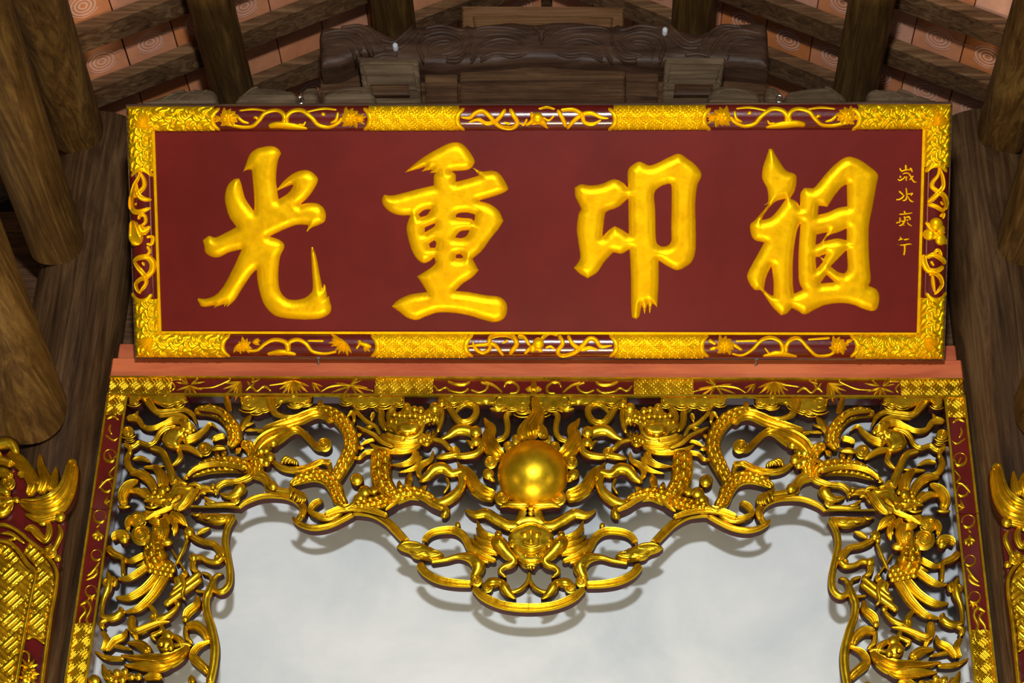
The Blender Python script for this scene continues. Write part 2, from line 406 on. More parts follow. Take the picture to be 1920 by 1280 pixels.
    def ball(s, crop, x, y, r, hk=.8, lz=0.0, ry=None, ring=0):
        ox, oy, sc = CR[crop]; x = ox+x*sc; y = oy+y*sc; r *= sc; ry = r if ry is None else ry*sc
        hk *= .75; n = 20 if r > 6 else 12; K = 6 if not ring else 9; px = [x]; py = [y]; hs = [r*PXM*hk*(1-.45*bool(ring))+lz]; wl = [False]; Fc = []; mi = []
        for k in range(1, K+2):
            t = min(k, K)/K; g = math.sqrt(max(0, 1-t*t)) if not ring else (.55+.45*math.cos(t*math.pi*2*ring))*(t < 1)
            for i in range(n):
                w = 2*math.pi*i/n; px.append(x+r*t*math.cos(w)); py.append(y+ry*t*math.sin(w)); hs.append(lz+r*PXM*hk*g); wl.append(k == K+1)
        for i in range(n): Fc.append((0, 1+(i+1) % n, 1+i)); mi.append(0)
        for k in range(K):
            for i in range(n):
                a = 1+k*n+i; b = 1+k*n+(i+1) % n; Fc.append((a, b, b+n, a+n)); mi.append(1 if k == K-1 else 0)
        s.put(np.array(px), np.array(py), np.array(hs), Fc, mi, np.array(wl)); return s
    def curl(s, crop, x, y, r, turns=1.4, a0=0, d=1, w=None, lz=0.0, disc=True, hk=.6):
        w = r*.31 if w is None else w; turns = max(turns, 1.5)
        if disc: s.ball(crop, x, y, r*.98, .14, lz)
        pts = []
        for i in range(int(turns*10)+1):
            t = i/(turns*10); a = math.radians(a0)+d*2*math.pi*turns*t; rr = r*(1-.88*t)*.8
            pts.append((x+rr*math.cos(a), y+rr*math.sin(a), w*(1-.45*t)))
        return s.S(crop, 'r', pts, lz=lz+r*CR[crop][2]*PXM*.06, hk=hk*1.9, step=1.6)
    def leaf(s, crop, x, y, ang, L, w, bend=0, prof='t', lz=0.0, hk=.45):
        a = math.radians(ang); n = 5; pts = []
        for i in range(n):
            t = i/(n-1); b = a+math.radians(bend)*t
            pts.append((x+L*t*math.cos(b), y+L*t*math.sin(b), max(w*.12, w*math.sin(math.pi*(.12+.86*t))**.8)))
        return s.S(crop, prof, pts, lz=lz, hk=hk, step=2.0, cap=False)
    def fan(s, crop, x, y, a0, a1, n, L, w, lz=0.0, bend=0, jit=.15):
        for i in range(n):
            a = a0+(a1-a0)*i/max(1, n-1); s.leaf(crop, x, y, a, L*(1+jit*math.sin(i*2.3)), w, bend, lz=lz+.0008*(i % 2))
        return s
    def flower(s, crop, x, y, r, lz=0.0):
        s.fan(crop, x, y, 0, 330, 10, r, r*.55, lz=lz, bend=25)
        for k in range(5):
            a = k*1.257+.3; s.ball(crop, x+r*.36*math.cos(a), y+r*.36*math.sin(a), r*.28, .8, lz+.001)
        return s.ball(crop, x, y, r*.2, .9, lz+.003)
    def poly(s, crop, pts, H=.02, R=None, step=4.0, holes=(), fn=None, lz=0.0, sharp=62, prof=.5, mi=0, wmi=1, ostep=2.5):
        ox, oy, sc = CR[crop]
        conv = lambda t: (nums(t) if isinstance(t, str) else np.array(t, float))*sc+np.array([ox, oy])
        loops = [outline(conv(t), ostep, sharp) for t in (pts, *holes)]
        R = 9.0 if R is None else R*sc
        lo, hi = loops[0].min(0), loops[0].max(0)
        gx, gy = np.meshgrid(np.arange(lo[0], hi[0], step), np.arange(lo[1], hi[1], step*.87)); gx = gx.astype(float); gx[::2] += step/2
        G = np.stack([gx.ravel(), gy.ravel()], 1); ok = inside(G, loops[0])
        for hl in loops[1:]: ok &= ~inside(G, hl)
        G = G[ok]; dd = segdist(G, loops); G = G[dd > step*.45]
        # a ring of extra points near the rim keeps the rolled edge smooth
        pts2 = [tuple(p) for L in loops for p in L]; edges = []; k = 0
        for L in loops:
            edges += [(k+i, k+(i+1) % len(L)) for i in range(len(L))]; k += len(L)
        vs, es, fs, *_ = delaunay_2d_cdt([Vector(p) for p in pts2]+[Vector(p) for p in G.tolist()], edges, [], 0, 1e-4)
        V = np.array([[a.x, a.y] for a in vs]); T = np.array(fs)
        c = V[T].mean(1); ok = inside(c, loops[0])
        for hl in loops[1:]: ok &= ~inside(c, hl)
        T = T[ok]; d = segdist(V, loops); t = np.clip(d/R, 0, 1); h = lz+H*(1-(1-t)**2)**prof
        if fn is not None: h = h+fn(V[:, 0], V[:, 1])*np.clip(d/3, 0, 1)
        # orient: y runs down in pixels, so flip to face the viewer
        a, b, c3 = V[T[:, 0]], V[T[:, 1]], V[T[:, 2]]; ar = (b-a)[:, 0]*(c3-a)[:, 1]-(b-a)[:, 1]*(c3-a)[:, 0]
        T = np.where((ar > 0)[:, None], T[:, ::-1], T)
        cnt = {}
        for tr in T.tolist():
            for x, y in ((tr[0], tr[1]), (tr[1], tr[2]), (tr[2], tr[0])): cnt[x, y] = 1
        bd = [e for e in cnt if (e[1], e[0]) not in cnt]; bv = sorted({x for e in bd for x in e}); mp = {v: len(V)+i for i, v in enumerate(bv)}
        Fc = T.tolist()+[(e[1], e[0], mp[e[0]], mp[e[1]]) for e in bd]; ml = [mi]*len(T)+[wmi]*len(bd)
        px = np.concatenate([V[:, 0], V[bv, 0]]); py = np.concatenate([V[:, 1], V[bv, 1]]); hh = np.concatenate([h, h[bv]])
        wl = np.zeros(len(px), bool); wl[len(V):] = True
        s.put(px, py, hh, Fc, ml, wl); return s
    def grid(s, u0, u1, v0, v1, res, hf, mi=0):
        """height-field patch in plane metres"""
        nu = max(2, int((u1-u0)/res)); nv = max(2, int((v1-v0)/res))
        u, v = np.meshgrid(np.linspace(u0, u1, nu+1), np.linspace(v0, v1, nv+1), indexing='ij')
        i, j = np.meshgrid(np.arange(nu), np.arange(nv), indexing='ij'); a = i*(nv+1)+j
        Fc = np.stack([a, a+nv+1, a+nv+2, a+1], -1).reshape(-1, 4)+s.n
        s.pr.append((s.n, len(s.F))); s.U.append(u.ravel()); s.Vv.append(v.ravel()); s.H.append(hf(u, v).ravel()); s.F += list(map(tuple, Fc.tolist())); s.M += [mi]*len(Fc); s.n += u.size; return s
    def box(s, u0, u1, v0, v1, h0, h1, mi=0):
        s.pr.append((s.n, len(s.F))); n = s.n; s.U.append(np.array([u0, u1, u1, u0]*2, float)); s.Vv.append(np.array([v0, v0, v1, v1]*2, float)); s.H.append(np.array([h0]*4+[h1]*4, float))
        s.F += [tuple(i+n for i in f) for f in ((4, 5, 6, 7), (3, 2, 1, 0), (0, 1, 5, 4), (1, 2, 6, 5), (2, 3, 7, 6), (3, 0, 4, 7))]; s.M += [mi]*6; s.n += 8; return s
    def clusters(s, u, v, cell=.009):
        k = len(s.pr); par = list(range(k)); seen = {}
        def find(a):
            while par[a] != a: par[a] = par[par[a]]; a = par[a]
            return a
        ends = [p[0] for p in s.pr[1:]]+[s.n]
        for i, ((a, _), e) in enumerate(zip(s.pr, ends)):
            c = set(zip((u[a:e]/cell).astype(int).tolist(), (v[a:e]/cell).astype(int).tolist()))
            for x, y in c:
                for dx in (0, 1, -1):
                    for dy in (0, 1, -1):
                        o = seen.get((x+dx, y+dy))
                        if o is not None: par[find(i)] = find(o)
            for q in c: seen.setdefault(q, i)
        g = {}
        for i in range(k): g.setdefault(find(i), []).append(i)
        return sorted(g.values(), key=lambda L: -sum(ends[i]-s.pr[i][0] for i in L)), ends
    def obj(s, name, mats, parent, mirror=False, smooth=40, label=None, rest=None):
        """one object for each connected piece; returns the largest. rest: name of the smaller pieces, which become its children"""
        u = np.concatenate(s.U); v = np.concatenate(s.Vv); h = np.concatenate(s.H)
        gs, ends = s.clusters(u, v) if len(s.pr) > 1 else ([[0]], [s.n])
        fe = [p[1] for p in s.pr[1:]]+[len(s.F)]
        if mirror: u = 2*s.p.um-u
        W_ = s.p.world(u, v, h); first = None
        for L in gs:
            vs = np.concatenate([np.arange(s.pr[i][0], ends[i]) for i in sorted(L)]); mp = np.zeros(s.n, int); mp[vs] = np.arange(len(vs))
            Fc = []; mi = []
            for i in sorted(L):
                for f, m_ in zip(s.F[s.pr[i][1]:fe[i]], s.M[s.pr[i][1]:fe[i]]):
                    f = [int(mp[q]) for q in f]; Fc.append(f[::-1] if mirror else f); mi.append(m_)
            if first is None or rest is None: o = meshobj(name, W_[vs], Fc, mats, parent, mi, smooth)
            else: o = meshobj(rest, W_[vs], Fc, mats, first, mi, smooth)
            if first is None: first = o
            if label and first is o: o['label'] = label
        return first

# ------------------------------------------------------------------ gable beam (carved crest, panels, framed blocks)
def slab(name, pts, Y, depth, mt, parent, H=.02, R=14, crop='p', **k):
    pl = Plane((0, Y, 0), (1, 0, 0), (0, 0, 1), XC)
    return MB(pl, depth).poly(crop, pts, H, R, **k).obj(name, [mt, mt], parent)
YG = -.02
slab('beam_panel', '602,130 1438,130 1440,235 600,235', YG+.06, .12, M_WOODX, gb, .004, 6)
slab('middle_panel', '862,125 1172,125 1172,240 862,240', YG, .1, M_WOODX, gb, .006, 5)
for m_ in (0, 1):
    x = lambda a: a if not m_ else 2031-a
    slab('side_panel', [(x(796), 126), (x(858), 126), (x(858), 240), (x(800), 240)], YG+.012, .1, M_WOODX, gb, .005, 5)
pl = Plane((0, YG-.03, 0), (1, 0, 0), (0, 0, 1), XC)
crest = 'p', '600,66 618,56 650,56 690,50 712,62 740,72 768,58 790,54 830,50 868,54 876,50 888,54 920,50 960,46 1000,50 1040,46 1080,46 1120,50 1146,54 1156,50 1180,52 1220,48 1250,50 1275,60 1310,68 1335,58 1380,50 1425,48 1438,60 1440,132 1380,126 1280,120 1240,126 1170,126 1090,124 1010,118 940,124 870,128 800,128 740,120 690,108 640,126 602,132'
cb = MB(pl, .09); cb.poly(*crest, H=.03, R=16, sharp=80)
crest_o = cb.obj('carved_crest', [M_CREST, M_CREST], gb)
cw = MB(pl, .02)
for m_ in (0, 1):
    g = lambda t: ' '.join('%g,%g,%g' % ((a[0] if not m_ else 2031-a[0]), a[1], a[2]) for a in nums(t))
    for t in ('604,72,5 640,66,8 672,72,10 690,92,10 700,108,8', '604,84,4 640,78,7 664,84,9 680,104,8', '606,98,4 640,92,6 660,100,7 668,116,6', '640,60,6 676,58,8 700,72,9 716,96,8',
              '714,84,10 740,88,8 764,70,9 776,56,6', '720,100,10 752,98,9 776,78,9 792,60,6', '796,62,6 830,58,8 864,66,8 878,60,5', '796,120,8 786,100,9 796,80,9 826,70,9 856,76,8 868,90,7 852,106,7 826,112,6',
              '810,116,6 806,100,8 820,88,8 842,86,7 848,94,6 832,102,5', '836,118,7 862,116,8 880,98,8 884,78,7 872,62,5', '884,72,7 900,62,7 930,60,7 970,64,7 1000,76,6', '890,110,7 906,92,8 940,82,8 970,88,7 984,100,6',
              '896,84,5 920,74,6 956,74,6 986,84,6', '900,118,6 930,108,7 962,110,7 990,106,5', '1000,60,10 1015,72,12 1015,90,10', '872,116,5 880,104,7 876,92,7', '882,122,5 894,110,7 894,98,7', '700,116,6 720,110,8 748,112,7'):
        cw.S('p', 'r', g(t), lz=.022, hk=.95)
        cw.S('p', 'r', [(a[0], a[1]+a[2]*.75, a[2]*.6) for a in nums(g(t))], lz=.024, hk=.9)
cw.obj('cloud_carving', [M_CREST, M_CREST], crest_o)
for x, y in ((743, 101), (1246, 72)): MB(pl, .01).ball('p', x, y, 5, .8, .05).obj('pale_spot', [M_WALL, M_WALL], crest_o, label='small white spot on the crest')  # two small raised white spots on the crest
slab('cornice_block', '866,12 1170,14 1170,62 866,62', YG+.05, .12, M_WOODL, gb, .01, 5)
slab('cornice_step', '886,30 1150,32 1146,60 890,60', YG+.035, .03, M_WOODL, gb, .012, 8)
for m_ in (0, 1):
    x = lambda a: a if not m_ else 2031-a
    fr = slab('framed_block', [(x(671), 108), (x(784), 108), (x(794), 240), (x(692), 240)], YG-.07, .12, M_WOODG, gb, .008, 5, sharp=40)
    slab('block_field', [(x(678), 120), (x(776), 120), (x(782), 168), (x(692), 168)], YG-.085, .02, M_WOODG, fr, .006, 6, sharp=40)
    slab('block_step', [(x(694), 158), (x(766), 158), (x(768), 178), (x(696), 178)], YG-.10, .03, M_WOODX, fr, .006, 6, sharp=40)
    slab('block_foot', [(x(700), 184), (x(784), 184), (x(788), 238), (x(704), 238)], YG-.085, .02, M_WOODG, fr, .004, 6, sharp=40)
# carved bracket arms peeping over the plaque
tb = empty('bracket_beam', (XC, -.1, 5.4), 'grey-brown bracket beam with leaf carving just above the plaque edge', 'beam')
pl2 = Plane((0, -.12, 0), (1, 0, 0), (0, 0, 1), XC)
for m_ in (0, 1):
    g2 = lambda t: [((a[0] if not m_ else 2031-a[0]), a[1]) for a in nums(t)]
    for nm, t in (('leaf_arm', '252,206 300,186 344,176 396,172 410,190 412,240 250,240'), ('leaf_arm', '436,240 440,196 466,172 486,168 530,172 560,184 568,240'),
                  ('scroll_knob', '564,240 562,190 572,172 588,168 598,176 604,240'), ('rounded_arm', '600,240 606,186 630,170 680,166 700,176 708,200 712,240')):
        b_ = MB(pl2, .12).poly('p', g2(t), .03, 14, sharp=75)
        b_.obj(nm, [M_WOODG, M_WOODG], tb)
    b_ = MB(pl2, .0)
    for t in ('306,198,5 330,184,5 350,178,4', '330,200,5 352,186,5 372,178,4', '356,202,5 376,188,5 392,178,4', '452,200,5 470,180,5 486,172,4', '620,192,4 640,180,4 672,178,4 690,188,4', '578,196,4 584,180,4 592,178,3'):
        b_.S('p', 'r', ' '.join('%g,%g,%g' % ((a[0] if not m_ else 2031-a[0]), a[1], a[2]) for a in nums(t)), lz=.03, hk=.5)
    b_.back = .0; b_.obj('leaf_carving', [M_WOODG, M_WOODG], tb)
# ------------------------------------------------------------------ plaque
WP, HP, BW, BR = 2.737, .851, .083, .030
U0_, U1_ = -WP/2, WP/2
def fdist(u, v): return np.minimum(np.minimum(u-U0_, U1_-u), np.minimum(v, HP-v))
def frame_h(u, v):
    t = np.clip((fdist(u, v)-BW/2)/(BW/2), -1, 1); return .008+BR*np.sqrt(np.maximum(0, 1-.96*t*t))
plq = empty('name_plaque', tuple(PLQ.o), 'wide dark red plaque with four large gilded characters, leaning above the carved screen', 'plaque')
MB(PLQ).box(U0_-.006, U1_+.006, -.006, HP+.006, -.05, .0075).obj('plaque_back', [M_WOODX], plq)
MB(PLQ).box(U0_+BW-.004, U1_-BW+.004, BW-.004, HP-BW+.004, .006, .012).obj('board', [M_BOARD], plq)
fl = MB(PLQ)
for a in ((U0_+BW-.001, U0_+BW+.008, BW, HP-BW), (U1_-BW-.008, U1_-BW+.001, BW, HP-BW), (U0_+BW, U1_-BW, BW-.001, BW+.007)):
    fl.box(a[0], a[1], a[2], a[3], .010, .019)
fl.obj('inner_fillet', [M_GOLDB], plq)
def basket(u, v, c, k):
    a = (u+v)/(1.41421*c); b = (u-v)/(1.41421*c); e = (np.floor(a)+np.floor(b)) % 2
    fa, fb = a % 1, b % 1
    t = np.where(e > 0, fb, fa); l = np.where(e > 0, fa, fb)
    return np.abs(np.sin(math.pi*t*k))*np.minimum(1, 7*np.minimum(l, 1-l)+.15)
def braid(u, v, c=.034):
    wu = u+.004*np.sin(v*130+u*40); wv = v+.004*np.sin(u*90)
    a = (wu+wv)/(1.41421*c); b = (wu-wv)/(1.41421*c); e = (np.floor(a)+np.floor(b)) % 2; fa, fb = a % 1, b % 1
    t = np.where(e > 0, fb, fa); l = np.where(e > 0, fa, fb)
    return (.35+.65*np.sin(math.pi*l))*np.abs(np.sin(math.pi*(2*t+.35*np.sin(math.pi*l))))
def diaper(u, v, c=.045):
    a = (u/1.25+v)/c; b = (u/1.25-v)/c; fa, fb = np.abs(a % 1-.5)*2, np.abs(b % 1-.5)*2   # 1 on the cell border
    m = np.maximum(fa, fb); r = np.exp(-((m-.93)/.07)**2)+.75*np.exp(-((m-.70)/.06)**2)
    pa_, pb_ = (a % 1-.5), (b % 1-.5)
    bumps = np.maximum(0, 1-((np.abs(pa_)-.13)/.11)**2-((np.abs(pb_)-.13)/.11)**2)
    return np.maximum(r, .9*np.sqrt(bumps))
def uof(px, py): return float(PLQ.uv(np.array([px]), np.array([py]))[0][0])
def vof(px, py): return float(PLQ.uv(np.array([px]), np.array([py]))[1][0])
RES = .0017
def strip(name, a, b, side, fn, amp, mt, res=RES):
    f = lambda u, v: frame_h(u, v)+(0 if fn is None else amp*fn(u, v))
    q = MB(PLQ); e = .0
    if side == 't': q.grid(a, b, HP-BW, HP, res, f)
    elif side == 'b': q.grid(a, b, 0, BW, res, f)
    elif side == 'l': q.grid(U0_, U0_+BW, a, b, res, f)
    else: q.grid(U1_-BW, U1_, a, b, res, f)
    return q.obj(name, [mt], plq, smooth=60)
carts = {}
for side, py, xs in (('t', 222, (405, 693, 862, 1150, 1322, 1606)), ('b', 647, (424, 707, 878, 1152, 1318, 1602))):
    us = [uof(x, py) for x in xs]
    strip('leaf_band', U0_, us[0], side, braid, .0075, M_GOLDF); strip('leaf_band', us[5], U1_, side, braid, .0075, M_GOLDF)
    strip('diaper_band', us[1], us[2], side, diaper, .0055, M_GOLDF); strip('diaper_band', us[3], us[4], side, diaper, .0055, M_GOLDF)
    for k in (0, 2, 4): carts[side, k//2] = strip('cartouche', us[k], us[k+1], side, None, 0, M_LAC, .004)
for side, px, ys in (('l', 268, (320, 558)), ('r', 1752, (312, 556))):
    v1, v0 = vof(px, ys[0]), vof(px, ys[1])
    strip('leaf_band', v1, HP-BW, side, braid, .0075, M_GOLDF); strip('leaf_band', BW, v0, side, braid, .0075, M_GOLDF)
    carts[side, 0] = strip('cartouche', v0, v1, side, None, 0, M_LAC, .004)
def onframe(): return MB(PLQ, .004, frame_h)
def caps(xs, y, side):
    q = onframe(); h = 21
    for i, x in enumerate(xs):
        s_ = 1 if i % 2 == 0 else -1
        q.S('p', 'r', [(x+s_*12, y-h, 6), (x+s_*2, y-h*.6, 10), (x-s_*2, y, 11), (x+s_*2, y+h*.6, 10), (x+s_*12, y+h, 6)], hk=.35)
    return q
caps((403, 695, 860, 1152, 1320, 1608), 223, 't').obj('cartouche_rim', [M_GOLDB, M_GOLDB], plq)
caps((422, 709, 876, 1154, 1316, 1604), 646, 'b').obj('cartouche_rim', [M_GOLDB, M_GOLDB], plq)
q = onframe()
for x0, ys in ((269, (318, 560)), (1753, (310, 558))):
    for i, y in enumerate(ys):
        s_ = 1 if i == 0 else -1; h = 20
        q.S('p', 'r', [(x0-h, y+s_*12, 6), (x0-h*.6, y+s_*2, 9), (x0, y-s_*2, 10), (x0+h*.6, y+s_*2, 9), (x0+h, y+s_*12, 6)], hk=.35)
q.obj('cartouche_rim', [M_GOLDB, M_GOLDB], plq)
# corner leaves
q = onframe()
for cx, cy_, a0 in ((290, 246, 180), (1738, 242, 270), (1722, 622, 0), (298, 622, 90)):
    q.fan('p', cx-(8 if a0 in (180, 90) else -8), cy_-(8 if a0 in (180, 270) else -8), a0+10, a0+80, 7, 30, 9, lz=.004, jit=.1)
q.obj('corner_leaf', [M_GOLDB, M_GOLDB], plq)
def vine(key, crop, strokes, flowers=(), balls=(), fans=(), mirror=False, prof='r', name='gilt_vine', hk=.42):
    q = onframe()
    for t in strokes: q.S(crop, prof, [(a[0], a[1], a[2]*(1.75 if prof == 'r' else (1.7 if crop in 'RV' else 1.25))) for a in nums(t)], hk=hk, step=2)
    for f in flowers: q.flower(crop, *f)
    for b in balls: q.ball(crop, *b)
    for f in fans: q.fan(crop, *f)
    return q.obj(name, [M_GOLDB, M_GOLDB], carts[key], mirror)
TL = ['745,195,12 800,208,14 880,222,16 950,212,16 1000,165,18 1040,118,18 1110,100,16 1160,118,18 1180,160,22 1150,200,18 1060,212,12', '1200,205,16 1192,150,22 1230,108,18 1300,102,18 1370,150,18 1420,205,18 1490,222,16 1560,190,16 1590,150,12',
      '850,102,8 950,92,10 1050,104,8', '1330,112,8 1450,88,10 1550,96,8', '846,150,14 880,180,14 925,192,8', '1505,192,8 1548,165,14 1560,110,10', '1060,215,20 1130,205,30 1230,215,30 1340,232,10', '1270,200,8 1310,205,12 1330,180,6', '990,165,10 970,150,14 955,160,6', '1440,120,18 1470,135,14']
TLF = [(775, 155, 72), (1650, 155, 76)]
vine(('t', 0), 'N', TL, TLF, fans=[(720, 160, 150, 210, 3, 50, 20), (1700, 160, -40, 40, 4, 60, 20)])
TRZ = ['745,195,12 800,208,14 880,222,16 950,212,16 1000,165,18 1040,118,18 1110,100,16 1160,118,18 1180,160,22 1150,200,18 1060,212,12']
q = onframe()
for t in TL: q.S('N', 'r', [(a[0], a[1], a[2]*1.75) for a in nums(t)], hk=.42, step=2)
for f in TLF: q.flower('N', *f)
q.fan('N', 720, 160, 150, 210, 3, 50, 20); q.fan('N', 1700, 160, -40, 40, 4, 60, 20)
q.obj('gilt_vine', [M_GOLDB, M_GOLDB], carts['t', 2], True)
RIB_T = ['635,150,10 700,152,22 740,118,26 790,106,28 840,140,28 880,188,28 930,222,28 1000,228,28 1040,190,28 1010,130,28 985,88,22', '690,186,10 760,166,22 820,195,26 880,180,26 925,135,26 955,90,20',
         '1325,95,22 1360,150,26 1390,222,24', '1395,235,16 1440,180,26 1500,132,28 1570,120,26 1640,150,20 1695,158,8', '1350,98,20 1440,95,24 1500,130,26 1520,185,26 1580,200,22 1640,168,10',
         '1060,188,14 1085,205,14 1110,160,16', '1225,150,14 1265,172,14 1305,135,14', '1190,90,12 1250,78,14 1310,92,12', '940,185,10 990,200,16', '1100,210,16 1150,170,30 1140,110,20', '1130,130,20 1190,160,44 1250,210,20', '1140,200,16 1200,190,22 1260,230,12']
vine(('t', 1), 'O', RIB_T, balls=[(1185, 155, 42)], prof='v', name='gilt_ribbon')
BL = ['905,362,12 980,358,14 1040,310,16 1100,285,16 1170,295,18 1200,325,24 1190,372,22 1100,388,14', '1205,345,18 1215,300,18 1270,284,16 1330,310,16 1380,368,16 1460,384,14 1550,368,12', '1340,290,8 1460,292,10', '1050,388,14 1150,372,26 1260,390,14', '1130,350,8 1150,370,12', '1690,350,10 1720,300,10 1700,290,10', '1700,300,14 1760,320,20 1800,330,8']
vine(('b', 0), 'P', BL, fans=[(890, 325, 20, 330, 9, 58, 26), (950, 300, -30, 20, 4, 50, 22), (850, 310, 60, 120, 4, 70, 26), (1610, 300, 60, 200, 8, 92, 26), (1580, 290, 150, 210, 4, 80, 22), (1750, 330, 10, 80, 3, 50, 22)])
RIB_B = ['680,214,8 760,205,18 830,195,24 850,150,28 920,135,26 1000,145,28 1035,195,30 1000,250,28 985,275,18', '720,180,8 740,230,22 790,262,22 840,235,24 850,195,26 890,215,26 940,285,18',
         '1040,145,20 1090,155,20 1130,210,20', '1335,140,22 1365,190,26 1330,250,26 1360,285,26 1440,265,28 1500,215,28 1550,165,26 1600,170,26 1640,215,24 1720,208,8', '1400,140,20 1440,200,26 1500,235,26 1560,225,24 1625,240,8',
         '1240,225,14 1280,215,16 1310,240,14', '1090,270,18 1130,230,24 1180,200,30', '1150,215,24 1220,250,24', '1210,160,24 1270,130,16 1330,140,16', '930,195,8 975,170,18']
vine(('b', 1), 'Q', RIB_B, balls=[(1190, 195, 42), (1150, 235, 26)], prof='v', name='gilt_ribbon')
BRs = ['590,185,8 650,196,10 710,160,12 760,110,12 820,95,12 870,118,14 885,170,18 840,195,14', '905,180,14 905,140,16 930,108,14 980,100,12 1030,150,12 1080,196,12 1150,196,12 1190,170,10', '610,112,6 740,110,8', '1030,104,6 1160,96,8', '770,200,8 860,185,22 970,203,8', '780,150,5 810,190,8', '600,130,14 650,165,10', '455,105,14 500,130,10', '460,160,10 500,150,16', '1250,120,16 1290,105,8']
vine(('b', 2), 'Z', BRs, flowers=[(550, 138, 56), (1205, 140, 54)])
SD = ['125,55,8 118,100,14 90,150,18 75,200,22 62,250,24 66,300,24 100,322,22 150,312,18 192,296,10', '125,70,8 150,120,16 150,165,18 115,200,20 82,230,18', '100,130,8 110,200,18 140,235,20 195,248,12', '105,265,8 90,280,12', '115,370,10 125,345,14 155,345,14 160,385,14 130,410,10', '70,375,26 80,420,40 95,480,60 125,525,66', '120,400,16 150,440,34 190,410,8', '165,480,10 200,480,12 195,525,12 165,520,8', '170,535,12 185,570,12 165,600,14',
      '72,640,12 115,610,20 170,605,22 200,640,22 198,690,22 170,725,22 125,745,18 95,775,16 105,815,12 130,835,6', '80,632,12 110,670,18 150,715,20 165,765,16 140,805,14 120,830,6', '140,635,14 155,660,8']
vine(('l', 0), 'R', SD, prof='v', name='gilt_ribbon', hk=.4)
SR = ['192,35,8 185,90,12 155,130,16 150,165,18 190,195,20 230,225,22 245,270,22 235,310,14', '192,40,8 215,100,16 220,160,18 190,200,20 150,240,20 122,265,12', '120,275,14 170,285,18 215,310,16 240,290,10', '200,255,8 220,280,12', '195,350,10 225,335,14 215,365,10', '112,385,12 150,440,16 190,475,18 235,500,16 240,530,10', '150,490,14 190,455,16 235,450,10',
      '150,590,10 185,560,14 205,590,14 190,610,10', '100,590,12 105,650,22 130,690,24 180,690,22 225,665,16', '110,610,14 160,590,20 220,625,20 235,655,14', '140,630,14 160,660,8', '130,720,12 160,705,18 200,730,20 215,780,16 185,820,12 160,840,6', '150,720,12 155,770,16 165,830,8']
vine(('r', 0), 'V', SR, balls=[(175, 400, 44), (130, 465, 36), (205, 495, 38), (205, 430, 30)], prof='v', name='gilt_ribbon', hk=.4)
